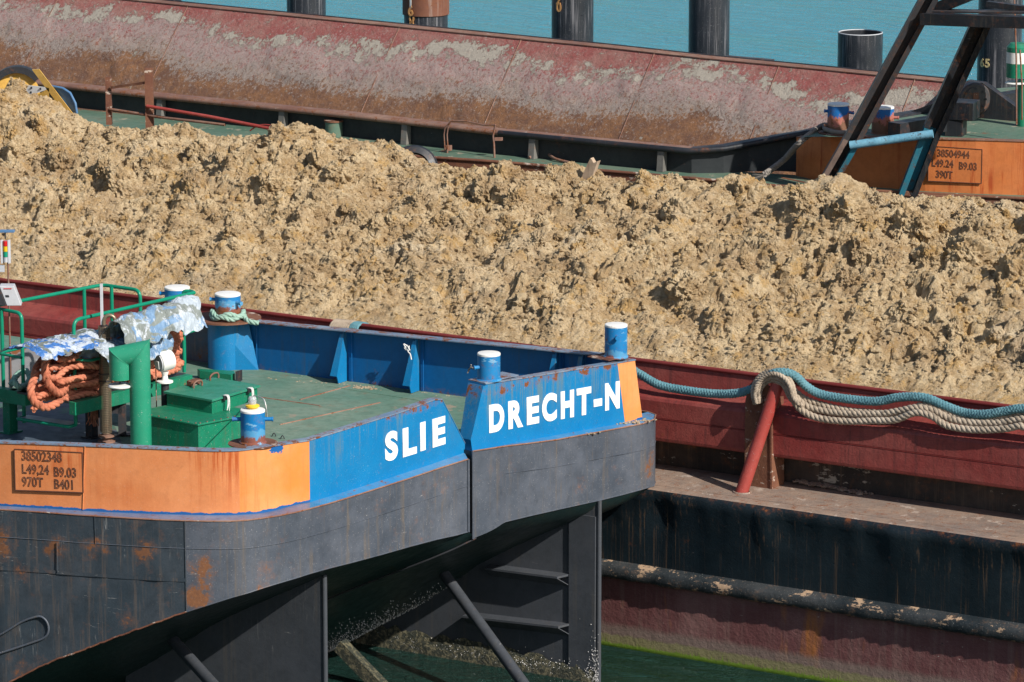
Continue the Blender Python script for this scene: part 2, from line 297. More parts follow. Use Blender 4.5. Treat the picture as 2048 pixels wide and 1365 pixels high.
# ---------------------------------------------------------------- mesh builder
class MB:
    def __init__(s): s.v = []; s.f = []; s.sm = []
    def add(s, vs, fs, smooth=False):
        o = len(s.v); s.v += [tuple(p) for p in vs]; s.f += [tuple(i+o for i in f) for f in fs]; s.sm += [smooth]*len(fs); return s
    def quad(s, *p): return s.add(p, [tuple(range(len(p)))])
    def prism(s, poly, d):
        d = V(d); n = len(poly); a = [V(p) for p in poly]; b = [p+d for p in a]
        return s.add(a+b, [tuple(range(n))[::-1], tuple(range(n, 2*n))] + [(i, (i+1) % n, n+(i+1) % n, n+i) for i in range(n)])
    def box(s, o, ax, ay, az):                      # corner + three edge vectors
        o, ax, ay, az = V(o), V(ax), V(ay), V(az)
        return s.prism([o, o+ax, o+ax+ay, o+ay], az)
    def beam(s, a, b, w, h, side=None):             # rectangular bar from a to b, w sideways, h upward
        a, b = V(a), V(b); d = (b-a).normalized()
        sd = V(side) if side else (d.cross(V((0, 0, 1))) if abs(d.z) < .95 else V((1, 0, 0)))
        sd = (sd - d*sd.dot(d)).normalized(); u = sd.cross(d).normalized()
        return s.prism([a-sd*w/2-u*h/2, a+sd*w/2-u*h/2, a+sd*w/2+u*h/2, a-sd*w/2+u*h/2], b-a)
    def tube(s, pts, r, n=10, cap=True):
        pts = [V(p) for p in pts]; m = len(pts); vs = []; nrm = None
        for i, p in enumerate(pts):
            d = (pts[min(i+1, m-1)] - pts[max(i-1, 0)]).normalized()
            if nrm is None: nrm = d.orthogonal().normalized()
            nrm = (nrm - d*nrm.dot(d)).normalized(); bi = d.cross(nrm)
            rr = r[i] if isinstance(r, (list, tuple)) else r
            vs += [p + (nrm*math.cos(2*math.pi*k/n) + bi*math.sin(2*math.pi*k/n))*rr for k in range(n)]
        fs = [(i*n+k, i*n+(k+1) % n, (i+1)*n+(k+1) % n, (i+1)*n+k) for i in range(m-1) for k in range(n)]
        s.add(vs, fs, True)
        if cap: s.add([vs[k] for k in range(n)], [tuple(range(n))[::-1]]); s.add([vs[(m-1)*n+k] for k in range(n)], [tuple(range(n))])
        return s
    def lathe(s, c, prof, n=28, axis=(0, 0, 1), cap=True):   # profile [(r, h)...]
        c = V(c); ax = V(axis).normalized(); e = ax.orthogonal().normalized(); g = ax.cross(e)
        vs = [c + ax*h + (e*math.cos(2*math.pi*k/n)+g*math.sin(2*math.pi*k/n))*r for r, h in prof for k in range(n)]
        for i in range(len(prof)-1):
            s.add(vs[i*n:(i+2)*n], [(k, (k+1) % n, n+(k+1) % n, n+k) for k in range(n)], True)
        if cap:
            if prof[0][0] > 0: s.add(vs[:n], [tuple(range(n))[::-1]])
            if prof[-1][0] > 0: s.add(vs[-n:], [tuple(range(n))])
        return s
    def sheet(s, rows, smooth=True):
        m, n = len(rows), len(rows[0]); vs = [p for r in rows for p in r]
        return s.add(vs, [(i*n+k, i*n+k+1, (i+1)*n+k+1, (i+1)*n+k) for i in range(m-1) for k in range(n-1)], smooth)
    def wall(s, base, zb, zt, th, out, smooth=False):             # thick wall along a polyline; out = outward horizontal vector per point
        n = len(base); A = []
        for i in range(n):
            p = V(base[i]); o = V(out[i] if isinstance(out, list) else out)
            A.append((up(p, zb[i]), up(p, zt[i]), up(p-o*th, zt[i]), up(p-o*th, zb[i])))
        vs = [q for a in A for q in a]; fs = []
        for i in range(n-1):
            for k in range(4): fs.append((i*4+k, (i+1)*4+k, (i+1)*4+(k+1) % 4, i*4+(k+1) % 4))
        fs += [(0, 1, 2, 3), tuple((n-1)*4+k for k in (3, 2, 1, 0))]
        if smooth:
            s.add(vs, [f for i, f in enumerate(fs[:-2]) if i % 4 in (1, 2, 3)])
            return s.sheet([[a[0] for a in A], [a[1] for a in A]], True)
        return s.add(vs, fs)
    def rope(s, pts, R, strands=3, pitch=.35, step=.03, rr=None, n=6, braid=False):
        P = resample(pts, step); T = frames(P); L = 0; rr = rr or R*.56
        sets = [(k, 1) for k in range(strands)] if not braid else [(k, 1) for k in range(strands)]+[(k, -1) for k in range(strands)]
        for k, sg in sets:
            path = []; L = 0
            for i, p in enumerate(P):
                if i: L += (P[i]-P[i-1]).length
                a = 2*math.pi*(k/strands + sg*L/pitch)
                ra = R-rr if not braid else (R-rr)*(1+.16*sg*math.cos(strands*a))
                path.append(p + (T[i][0]*math.cos(a)+T[i][1]*math.sin(a))*ra)
            s.tube(path, rr, n)
        return s
    def build(s, name, mat, parent=None, bevel=0):
        me = bpy.data.meshes.new(name); me.from_pydata(s.v, [], s.f)
        bm = bmesh.new(); bm.from_mesh(me)
        for i, f in enumerate(bm.faces): f.smooth = s.sm[i] if i < len(s.sm) else False
        bmesh.ops.recalc_face_normals(bm, faces=bm.faces)
        if bevel > 0:
            bmesh.ops.remove_doubles(bm, verts=bm.verts, dist=1e-5)
            es = [e for e in bm.edges if len(e.link_faces) == 2 and e.calc_face_angle(0) > .6]
            bmesh.ops.bevel(bm, geom=es, offset=bevel, segments=2, profile=.5, affect='EDGES')
        bm.to_mesh(me); bm.free()
        if mat: me.materials.append(mat)
        o = bpy.data.objects.new(name, me); COL.objects.link(o); hook(o, parent); return o
def hook(o, parent):
    if parent is not None:
        o.parent = parent
        o.matrix_parent_inverse = Matrix.Translation(-parent.location) if parent.type == 'EMPTY' else Matrix.Identity(4)
def resample(pts, step):
    pts = smooth_path([V(p) for p in pts]); out = [pts[0]]; acc = 0
    for i in range(1, len(pts)):
        a, b = pts[i-1], pts[i]; d = (b-a).length; t = step-acc
        while t < d: out.append(a.lerp(b, t/d)); t += step
        acc = d-(t-step)
    out.append(pts[-1]); return out
def smooth_path(P, k=8):
    if len(P) < 3: return P
    out = []
    for i in range(len(P)-1):
        p0 = P[max(i-1, 0)]; p1 = P[i]; p2 = P[i+1]; p3 = P[min(i+2, len(P)-1)]
        for j in range(k):
            t = j/k
            out.append(.5*((2*p1)+(p2-p0)*t+(2*p0-5*p1+4*p2-p3)*t*t+(3*p1-p0-3*p2+p3)*t**3))
    out.append(P[-1]); return out
def frames(P):
    T = []; nrm = None
    for i in range(len(P)):
        d = (P[min(i+1, len(P)-1)]-P[max(i-1, 0)]).normalized()
        if nrm is None: nrm = d.orthogonal().normalized()
        nrm = (nrm-d*nrm.dot(d)).normalized(); T.append((nrm.copy(), d.cross(nrm)))
    return T
def tag(o, label, cat, group=None, kind=None):
    o['label'] = label; o['category'] = cat
    if group: o['group'] = group
    if kind: o['kind'] = kind
    return o
def root(name, loc, label, cat, group=None):
    o = bpy.data.objects.new(name, None); COL.objects.link(o); o.location = V(loc); o.empty_display_size = .3
    return tag(o, label, cat, group)
def sub(o, label): o['label'] = label; return o
def text_mesh(name, txt, size, c, ex, ey, mat, parent, offset=0, extrude=.004, outline=0, xs=1.0, centre=True, lift=.006):
    cu = bpy.data.curves.new(name, 'FONT'); cu.body = txt; cu.size = size
    cu.align_x = 'CENTER' if centre else 'LEFT'; cu.align_y = 'CENTER'; cu.offset = offset
    if outline: cu.fill_mode = 'NONE'; cu.bevel_depth = outline; cu.bevel_resolution = 1
    else: cu.extrude = extrude
    cu.resolution_u = 6
    tmp = bpy.data.objects.new('tmp', cu); COL.objects.link(tmp)
    dg = bpy.context.evaluated_depsgraph_get(); me = bpy.data.meshes.new_from_object(tmp.evaluated_get(dg))
    bpy.data.objects.remove(tmp)
    ex = V(ex).normalized(); ey = V(ey); ey = ey.normalized(); ez = ex.cross(ey).normalized()
    if centre and len(me.vertices):
        ys = [v.co.y for v in me.vertices]; cyy = (min(ys)+max(ys))/2
        if txt == '-': cyy = 0
    else: cyy = 0
    for v in me.vertices: v.co = V(c) + ex*v.co.x*xs + ey*(v.co.y-cyy) + ez*(v.co.z+lift)
    me.name = name; me.materials.clear(); me.materials.append(mat)
    o = bpy.data.objects.new(name, me); COL.objects.link(o); hook(o, parent); return o

def noise2(x, y, seed=0):
    return math.sin(x*1.7+seed)*math.cos(y*2.3+seed*1.3)+.5*math.sin(x*4.1+y*3.3+seed*2)+.25*math.sin(x*9.7-y*8.1+seed*.7)

# ================================================================ WATER
wm = MB(); wm.quad((-1500, -300, 0), (900, -300, 0), (900, 1800, 0), (-1500, 1800, 0))
water = wm.build('water', WATER); water['kind'] = 'structure'

# ================================================================ NEAR BARGE (blue and orange)
ZK = 3.8; ZT = 4.68
nb = root('split_hopper_barge', (-36, 48, 0), 'blue and orange steel barge end with white lettering above a raked grey hull', 'barge')
FL = V((-31.25, 45.69, 0)); FR = V((-29.88, 52.49, 0)); fd = (FR-FL).normalized(); fn = V((fd.y, -fd.x, 0))      # stern line and its outward normal
FG = FL + fn*.17
# --- grey hull side and stern plating: plan point from the upper edge, foot from the lower edge
side_s = [(-900, 925, 1800), (-600, 950, 1690), (-300, 985, 1510), (-150, 1003, 1435), (0, 1020, 1369), (22, 1021, 1359), (85, 1025, 1328), (148, 1030, 1304), (229, 1035, 1274), (314, 1040, 1243), (370, 1042, 1224)]
corn_s = [(415, 1043, 1210), (462, 1043, 1195), (495, 1041, 1186), (525, 1037, 1176), (558, 1032, 1166), (592, 1025, 1156), (620, 1018, 1147)]
frl_s = [(660, 1007, 1136), (700, 995, 1126), (760, 976, 1110), (820, 957, 1093), (873, 939, 1079), (910, 927, 1071), (936, 919, 1064)]
frr_s = [(945, 903, 1078), (1010, 893, 1044), (1060, 887, 1032), (1113, 880, 1020), (1200, 864, 1001), (1249, 855, 989), (1285, 848, 979)]
cor2_s = [(1302, 842, 972), (1315, 836, 966), (1324, 829, 958)]
def col_z(u, vt, vb): P = at(u, vt, ZK); return up(P, ZK), up(P, zat(P, vb))
def col_f(u, vt, vb): P = atp(u, vt, FG, fn); return P, up(P, zat(P, vb))
side = [col_z(*q) for q in side_s]; corn = [col_z(*q) for q in corn_s]; frl = [col_f(*q) for q in frl_s]; frr = [col_f(*q) for q in frr_s]
# ease the rounded corner into the stern line
cor2 = []
e0 = frr[-1][0]
for i, (a, vt, vb) in enumerate([(.35, 842, 972), (.7, 836, 964), (1.0, 829, 956)]):
    ang = a*math.pi/2; P = e0 + fd*(.66*math.sin(ang)) - fn*(.46*(1-math.cos(ang))); P = up(P, e0.z)
    cor2.append((P, up(P, zat(P, vb))))
back2 = []
for k in range(1, 8):
    P = cor2[-1][0] + V((-1.1*k, .02*k, 0)); zb = cor2[-1][1].z - .62*k*.95
    back2.append((up(P, ZK), up(P, max(zb, -1.0))))
def plate(cols, name, mat, parent, th=.03):
    m = MB(); C2 = []
    for i in range(len(cols)-1):
        a, b = cols[i], cols[i+1]; k = max(1, int((b[0]-a[0]).length/.07))
        C2 += [(a[0].lerp(b[0], j/k), a[1].lerp(b[1], j/k)) for j in range(k)]
    C2.append(cols[-1]); rows = []; L = 0
    for i, c in enumerate(C2):
        if i: L += (C2[i][0]-C2[i-1][0]).length
        d = (C2[min(i+1, len(C2)-1)][0]-C2[max(i-1, 0)][0]); n = V((d.y, -d.x, 0)).normalized(); r = []
        for j in range(15):
            e = math.sin(math.pi*j/14)*min(1, i/4, (len(C2)-1-i)/4)
            r.append(c[0].lerp(c[1], j/14) + n*e*(.007*math.sin(L*2*math.pi/.55)*math.sin(j*.9+L)+.006*noise2(L*2.1, j*.4, 3)))
        rows.append(r)
    m.sheet(rows, True); return m.build(name, mat, parent)
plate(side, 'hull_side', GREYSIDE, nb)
cc_ = [side[-1]]+corn+[frl[0]]
tcs = smooth_path([c[0] for c in cc_], 5); bcs = smooth_path([c[1] for c in cc_], 5)
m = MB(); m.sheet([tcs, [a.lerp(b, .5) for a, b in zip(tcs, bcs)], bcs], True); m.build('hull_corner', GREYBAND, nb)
plate(frl, 'stern_plate', GREYBAND, nb)
plate(frr, 'stern_plate', GREYBAND, nb)
m = MB(); m.sheet([[c[0] for c in [frr[-1]]+cor2+back2], [c[1] for c in [frr[-1]]+cor2+back2]], True); m.build('hull_corner', GREYBAND, nb)
# gap between the two halves: recessed dark joint with a rounded edge post on each side
m = MB(); a, b = frl[-1], frr[0]
m.sheet([[a[0], a[0]-fn*.35, b[0]-fn*.35, b[0]], [a[1], a[1]-fn*.35, b[1]-fn*.35, b[1]]], False); m.build('joint_recess', DARKM, nb)
m = MB(); m.tube([a[0]+fn*.005, a[1]+fn*.005], .022, 10); m.build('edge_bar', GREYBAND, nb)
m = MB(); m.tube([b[0]+fn*.005, b[1]+fn*.005], .018, 10); m.build('edge_bar', GREYBAND, nb)
# doubler plate beside the joint, slightly proud and bowed
c0, c1 = frr[0], frr[1]
m = MB(); rows = [[], []]
for k in range(7):
    s_ = k/6; o = fn*(.012+.05*math.sin(math.pi*min(1, s_*1.0))*1.0)
    rows[0].append(c0[0].lerp(c1[0], s_)+o-V((0, 0, .01))); rows[1].append(c0[1].lerp(c1[1], s_)+o+V((0, 0, .01)))
m.sheet(rows, True); m.build('doubler_plate', GREYBAND, nb)
# welded seams on the plating
def seam(pts, r, mat, name='weld_seam', off=.004, parent=nb):
    m = MB(); m.tube([p for p in pts], r, 6); return m.build(name, mat, parent)
seam([c[0]+V((.0, -.003, -.385)) for c in side]+[p+V((.003, -.002, -.385)) for p in tcs[1:-1]]+[c[0]+fn*.003-V((0, 0, .385)) for c in frl], .006, GREYBAND)
seam([c[0]+fn*.003-V((0, 0, .40)) for c in frr[1:]]+[c[0]+V((.003, 0, -.40)) for c in cor2[:2]], .006, GREYBAND)
seam([side[-1][0]+V((0, -.006, 0)), side[-1][1]+V((0, -.006, 0))], .010, GREYSIDE)
pz_ = [p for p in (up(at(190, 1033, ZK), ZK), )]
seam([up(at(190, 1033, ZK), ZK)+V((0, -.006, 0)), up(at(190, 1033, ZK), ZK-.38)+V((0, -.006, 0))], .005, GREYSIDE)
P = at(113, 1028, ZK); seam([up(P, ZK-.40)+V((0, -.006, 0)), up(P, ZK-.82)+V((0, -.006, 0))], .009, GREYSIDE)
# lower strake step on the side
rows = [[], []]; m = MB()
lst = [c[0] for c in side[3:]]
for i, c in enumerate(lst): rows[0].append(up(c, ZK-.80)+V((.004, -.012, 0))); rows[1].append(up(c, ZK-.85)+V((.004, -.012, 0)))
m.sheet([rows[0], rows[1]], False); m.build('strake_edge', GREYSIDE, nb)
# long loop shaped fender pad low on the side
pad = [at(-60, 1345, 1.5)]
def onside(u, v):                      # point on the side plating under its upper edge
    best = None
    for i in range(len(side)-1):
        a, b = side[i][0], side[i+1][0]; d = (b-a); n = V((d.y, -d.x, 0)).normalized(); P = atp(u, v, a+n*.02, n)
        t = (P-a).dot(V((d.x, d.y, 0)))/(d.x**2+d.y**2)
        if -0.02 <= t <= 1.02: return P
    return P
pp = [onside(*q) for q in [(-60, 1298), (0, 1270), (40, 1246), (65, 1236), (82, 1234), (94, 1245), (97, 1262), (88, 1276), (60, 1287), (0, 1307), (-60, 1327)]]
m = MB(); m.tube(smooth_path(pp), .016, 8); m.build('fender_bar', GREYBAND, nb)
# --- ledge on top of the grey band, between it and the bulwark
bw_s = [(-900, 917), (-600, 942), (-300, 977), (-150, 995), (0, 1012), (100, 1018), (200, 1024), (300, 1028), (370, 1030), (430, 1031), (480, 1030), (520, 1027), (550, 1021), (580, 1013), (600, 1008)]
bw = [up(at(u, v, ZK), ZK) for u, v in bw_s] + [FL+V((0, 0, ZK))]
fzL = [atp(u, v, FL, fn) for u, v in [(640, 999), (700, 981), (780, 956), (860, 930), (929, 906)]]
fzR = [atp(u, v, FL, fn) for u, v in [(946, 903), (1010, 890), (1100, 873), (1200, 855), (1250, 846), (1284, 839)]]
inner = bw + fzL; outer = [c[0] for c in side+corn+frl]
def ribbon(A, B, name, mat, parent):
    m = MB(); na = 60
    def samp(P, t):
        L = [0]
        for i in range(1, len(P)): L.append(L[-1]+(P[i]-P[i-1]).length)
        x = t*L[-1]
        for i in range(1, len(P)):
            if x <= L[i]+1e-9: return P[i-1].lerp(P[i], (x-L[i-1])/max(1e-9, L[i]-L[i-1]))
        return P[-1]
    m.sheet([[samp(A, k/na) for k in range(na+1)], [samp(B, k/na) for k in range(na+1)]], False); return m.build(name, mat, parent)
i0 = 4
ribbon(bw[:16], [c[0] for c in side+corn], 'ledge', LEDGE, nb)
ribbon([bw[-1]]+fzL, [corn[-1][0]]+[c[0] for c in frl], 'ledge', LEDGEB, nb)
ribbon(fzR+[fzR[-1]-V((.3, .02, 0))], [c[0] for c in frr+cor2], 'ledge', LEDGEB, nb)
m = MB(); m.tube([c[0] for c in side+corn+frl], .012, 8); m.build('ledge_nosing', RUSTP, nb)
m = MB(); m.tube([c[0] for c in frr+cor2+back2[:2]], .012, 8); m.build('ledge_nosing', RUSTP, nb)
# --- orange bulwark (side and rounded corner)
outs = []
for i in range(len(bw)):
    d = (bw[min(i+1, len(bw)-1)]-bw[max(i-1, 0)]); outs.append(V((d.y, -d.x, 0)).normalized())
tops_v = [795, 820, 850, 868, 887, 890, 894, 898, 901, 903, 902, 897, 893, 888, 885]
zt = [zat(bw[i], tops_v[i]) for i in range(15)] + [zat(bw[15], 882)]
zt = [max(4.6, z) if i > 3 else 4.68 for i, z in enumerate(zt)]
k1 = 10
dense3 = smooth_path([up(p, z) for p, z in zip(bw[6:], zt[6:])], 5)
bw = bw[:6]+[up(p, ZK) for p in dense3]; zt = zt[:6]+[p.z for p in dense3]; outs = []
for i in range(len(bw)):
    d = (bw[min(i+1, len(bw)-1)]-bw[max(i-1, 0)]); outs.append(V((d.y, -d.x, 0)).normalized())
k1 = 6+4*5; NB = len(bw)
m = MB(); m.wall(bw[:k1+1], [ZK]*(k1+1), zt[:k1+1], .02, outs[:k1+1], True); m.build('bulwark_plate', ORANGE, nb)
m = MB(); m.wall(bw[k1:], [ZK]*(NB-k1), zt[k1:], .02, outs[k1:], True); sub(m.build('bulwark_plate', PEACH, nb), 'pale orange corner plate')
def flange(P, Z, O, wdt, name, mat, parent, th=.018):
    m = MB(); n = len(P)
    for i in range(n-1):
        a, b = up(P[i], Z[i]), up(P[i+1], Z[i+1]); oa, ob = V(O[i]), V(O[i+1])
        A = [a+oa*.015, b+ob*.015, b-ob*wdt, a-oa*wdt]
        m.prism(A, (0, 0, th))
    return m.build(name, mat, parent)
flange(bw, zt, outs, .13, 'bulwark_rail', FLANGE, nb)
# --- blue stern bulwark, left half (SLIE) and right half (DRECHT-N)
def fp(u, v): return atp(u, v, FL, fn)
lz = [bw[-1], up(bw[-1], zt[-1]), fp(700, 857), fp(800, 826), fp(868, 801), fp(884, 800), fp(905, 840), fp(930, 888), fp(929, 906), fp(860, 930), fp(780, 956), fp(700, 981), fp(640, 999)]
m = MB(); m.prism(lz, -fn*.02); m.build('bulwark_plate', BLUE, nb)
m = MB()
tl = [up(bw[-1], zt[-1]), fp(700, 857), fp(800, 826), fp(868, 801), fp(884, 800)]
for a, b in zip(tl[:-1], tl[1:]): m.prism([a+fn*.012, b+fn*.012, b-fn*.12, a-fn*.12], (0, 0, .016))
m.build('bulwark_rail', FLANGE, nb)
m = MB(); e1, e2 = fp(884, 800), fp(930, 888)
m.prism([e1+fn*.008, e1-fn*.14, e2-fn*.14, e2+fn*.008], (0, .0, .012)); m.build('end_flange', LEDGEB, nb)
rz = [fp(946, 903), fp(943, 880), fp(967, 775), fp(975, 768), fp(1050, 757), fp(1140, 742), fp(1235, 727), fp(1250, 846), fp(1200, 855), fp(1100, 873), fp(1010, 890)]
m = MB(); m.prism(rz, -fn*.02); m.build('bulwark_plate', BLUE, nb)
po = [fp(1235, 727), fp(1270, 722), fp(1285, 839), fp(1250, 846)]
m = MB(); m.prism(po, -fn*.02); sub(m.build('bulwark_plate', PEACH, nb), 'pale orange corner plate')
m = MB(); tr = [fp(970, 769), fp(1050, 757), fp(1140, 742), fp(1235, 727), fp(1271, 721)]
for a, b in zip(tr[:-1], tr[1:]): m.prism([a+fn*.012, b+fn*.012, b-fn*.12, a-fn*.12], (0, 0, .016))
m.build('bulwark_rail', FLANGE, nb)
# sloping end face beside the notch
a0, a1, a2 = fp(946, 903), fp(943, 880), fp(968, 772)
m = MB(); m.prism([a0, a1, a2, a2-fn*.30, a1-fn*.22, a0-fn*.22], -fd*.015+V((0, 0, 0))); m.build('end_flange', BLUE, nb)
m = MB(); m.prism([a0-fn*.22-fd*.10, a0-fd*.10+fn*.0, a0, a0-fn*.22], V((0, 0, -.9))); m.build('joint_block', LEDGEB, nb)
# --- lettering painted on the stern
def letters(seq, d_from, d_to):
    ex = (fp(*d_to)-fp(*d_from)).normalized(); ez = V((0, 0, 1))
    for ch, u, v in seq:
        sz = .525 if ch != '-' else .62
        text_mesh('letter', ch, sz, fp(u, v), ex, ez, LETTER, nb, offset=.027, xs={'I': 1, 'T': .9, 'S': .98, 'C': .84, 'D': .82, 'H': .80, 'N': .84, 'R': .88, 'E': 1.0, 'L': 1.05}.get(ch, .9))
letters([('S', 782, 892), ('L', 817, 883), ('I', 845, 873), ('E', 876, 864)], (782, 892), (875, 864))
letters([('D', 992, 836), ('R', 1028, 829), ('E', 1064, 821), ('C', 1098, 815), ('H', 1134, 809), ('T', 1167, 803), ('-', 1195, 799), ('N', 1224, 792)], (992, 836), (1224, 793))
# --- number plate on the orange side
def num_plate(parent, corners, rows, mat, frame_mat, size):
    tl_, tr_, br_, bl_ = corners; ex = (tr_-tl_).normalized(); ez = V((0, 0, 1)); n = ex.cross(ez).normalized()
    m = MB(); m.prism([c+n*.001 for c in corners], n*.016); pl = m.build('number_plate', mat, parent)
    m = MB()
    for a, b in ((tl_, tr_), (tr_, br_), (br_, bl_), (bl_, tl_)): m.tube([a+n*.016, b+n*.016], .009, 6)
    m.build('plate_weld', frame_mat, pl)
    for txt, fx, fy in rows:
        P = tl_.lerp(tr_, fx); Q = bl_.lerp(br_, fx); c = P.lerp(Q, fy)
        text_mesh('characters', txt, size, c, ex, ez, WELD, pl, outline=.0055, centre=False, lift=.018, xs=.79)
    return pl
def onbw(u, v):
    for i in range(len(bw)-1):
        a, b = bw[i], bw[i+1]; d = (b-a); n = V((d.y, -d.x, 0)).normalized(); P = atp(u, v, a+n*.004, n)
        t = (P-a).dot(V((d.x, d.y, 0)))/(d.x**2+d.y**2)
        if 0 <= t <= 1: return P
A_, B_ = onbw(30, 898), onbw(166, 905); C_, D_ = up(B_, zat(B_, 985)), up(A_, zat(A_, 980))
off = (B_-A_).cross(V((0, 0, 1))).normalized()*.012
num_plate(nb, [q+off for q in (A_, B_, C_, D_)], [('38502348', .10, .16), ('L49,24', .10, .48), ('B9.03', .57, .52), ('970T', .10, .79), ('B401', .57, .82)], ORANGE, WELD, .185)
seam([onbw(170, 893)+off*.5, onbw(166, 1020)+off*.5], .008, ORANGE)
# --- raked underside
Nr = [side[-1][1]]+[c[1] for c in reversed(side[:-1])][:8]
Nr = Nr + [V((-38.5, 43.2, -1.2))]
Rr = [cor2[-1][1]]; fy_ = 52.45
for q, y_ in [((1250, 992), 52.5), ((1190, 1021), 52.4), ((1090, 1067), 52.2), ((1000, 1112), 52.0), ((915, 1164), 51.6), ((830, 1216), 51.2), ((760, 1250), 50.9), ((700, 1284), 50.6)]:
    Rr.append(aty(q[0], q[1], y_))
Rr.append(Rr[-1]+V((-3, -.3, -1.6)))
Tr = [side[-1][1]]+[c[1] for c in corn+frl+frr+cor2]
def samp(P, t):
    L = [0]
    for i in range(1, len(P)): L.append(L[-1]+(P[i]-P[i-1]).length)
    x = t*L[-1]
    for i in range(1, len(P)):
        if x <= L[i]+1e-9: return P[i-1].lerp(P[i], (x-L[i-1])/max(1e-9, L[i]-L[i-1]))
    return P[-1]
NC = 44; NRW = 22; rows = []
for k in range(NRW+1):
    t = k/NRW; a = samp(Nr, t); b = samp(Rr, t); wgt = (1-t)**2.2 if t < 1 else 0; row = []
    for j in range(NC+1):
        s_ = j/NC; base = a.lerp(b, s_); d = samp(Tr, s_)-Nr[0].lerp(Rr[0], s_)
        row.append(base + d*wgt)
    rows.append(row)
m = MB(); m.sheet(rows, True); m.build('rake_bottom', RAKE, nb)
jc = None
best = min(range(NC+1), key=lambda j: (rows[0][j]-frr[0][1]).length)
m = MB(); m.tube([rows[k][int(round(best+(k/NRW)*1.5))]+V((.012, -.01, -.012)) for k in range(0, NRW+1)], .014, 6); m.build('centre_seam', DARKM, nb)
rows_rake = rows
# lip along the foot of the stern plating
m = MB(); m.tube([p+V((0.005, -.005, random.uniform(-.008, .008))) for p in resample(Nr[:-1][::-1], .05)], .013, 6); m.build('chine_bar', RUSTY, nb)
m = MB(); m.tube([c[1] for c in [side[-1]]+corn+frl], .011, 6); m.build('chine_bar', GREYBAND, nb)
m = MB(); m.tube([c[1] for c in frr+cor2], .011, 6); m.build('chine_bar', GREYBAND, nb)
# barnacles on the underside (one mesh, nobody could count them)
def barn_mesh(points, name, parent, mat=BARN):
    m = MB()
    for p, r in points:
        o = [(r, 0, 0), (-r, 0, 0), (0, r, 0), (0, -r, 0), (0, 0, r), (0, 0, -r)]
        m.add([V(p)+V(q) for q in o], [(0, 2, 4), (2, 1, 4), (1, 3, 4), (3, 0, 4), (2, 0, 5), (1, 2, 5), (3, 1, 5), (0, 3, 5)])
    o = m.build(name, mat, parent); o['kind'] = 'stuff'; return o
pts = []
for _ in range(7500):
    k = random.random(); s_ = min(1, max(0, 1-abs(random.gauss(0, .085)))); kk = 8+12.5*k**.7
    if kk > NRW-1.01: continue
    if random.random() > (kk-6)/13: continue
    j = s_*NC; i0_, j0_ = int(kk), min(NC-1, int(j))
    p = rows[i0_][j0_].lerp(rows[i0_+1][j0_], kk-i0_).lerp(rows[i0_][j0_+1].lerp(rows[i0_+1][j0_+1], kk-i0_), j-j0_)
    pts.append((p+V((.008, -.008, -.006)), random.uniform(.004, .0105)))
barn_mesh(pts, 'barnacles', nb)

MUDM = paint('dried_mud', (.30, .23, .15), (.4, .33, .24), .8, rough=.9, grime=.6, bumps=.8)
# --- deck
dk = [p+V((0, 0, .0)) for p in bw]+fzL+[fp(938, 905)]+fzR
poly = [up(p, ZK+.004) for p in dk] + [V((-29.95, 52.42, ZK+.004)), V((-60, 52.42, ZK+.004)), V((-60, 40, ZK+.004))]
m = MB(); m.quad(*poly); m.build('deck', DECK, nb)
m = MB(); m.quad(*[up(p, ZK+.010) for p in (at(-420, 905, ZK), at(0, 905, ZK), at(250, 905, ZK), at(238, 872, ZK), at(225, 845, ZK), at(150, 800, ZK), at(-420, 760, ZK))]); m.build('dark_deck_sheet', DECKSH, nb)  # flat darker sheet laid on the deck around the walkway
# deck weld seams and plate edges
for q in [((600, 800), (700, 772)), ((560, 850), (760, 806)), ((520, 795), (640, 812)), ((650, 772), (850, 803))]:
    m = MB(); m.tube([at(*q[0], ZK+.006), at(*q[1], ZK+.006)], .012, 6); m.build('deck_weld', RUSTP if q[0][0] != 650 else DECK, nb)
# mud left along the foot of the far bulwark
def mud(pts, name, parent, n=60, r0=.02, r1=.07, mat=SAND):
    m = MB()
    for _ in range(n):
        t = random.random(); p = samp(pts, t)+V((random.gauss(0, .07), random.gauss(0, .05), 0)); r = random.uniform(r0, r1)
        b = bmesh.new(); bmesh.ops.create_icosphere(b, subdivisions=1, radius=r)
        vs = [v.co*random.uniform(.7, 1.3) for v in b.verts]; vs = [V((v.x, v.y, v.z*.5)) for v in vs]
        m.add([p+v for v in vs], [[v.index for v in f.verts] for f in b.faces]); b.free()
    o = m.build(name, mat, parent); o['kind'] = 'stuff'; return o
mud([at(520, 756, ZK), at(700, 771, ZK), at(740, 775, ZK), at(940, 797, ZK)], 'mud', nb, 70, .008, .026, MUDM)
mud([at(715, 775, ZK), at(745, 777, ZK)], 'mud', nb, 40, .015, .04, MUDM)
mud([fp(1240, 847)+fn*.04, fp(1280, 841)+fn*.02+fd*.12], 'mud', nb, 60, .012, .034, MUDM)
mud([fp(1155, 866)+fn*.07, fp(1175, 862)+fn*.07], 'mud', nb, 26, .01, .03, MUDM)
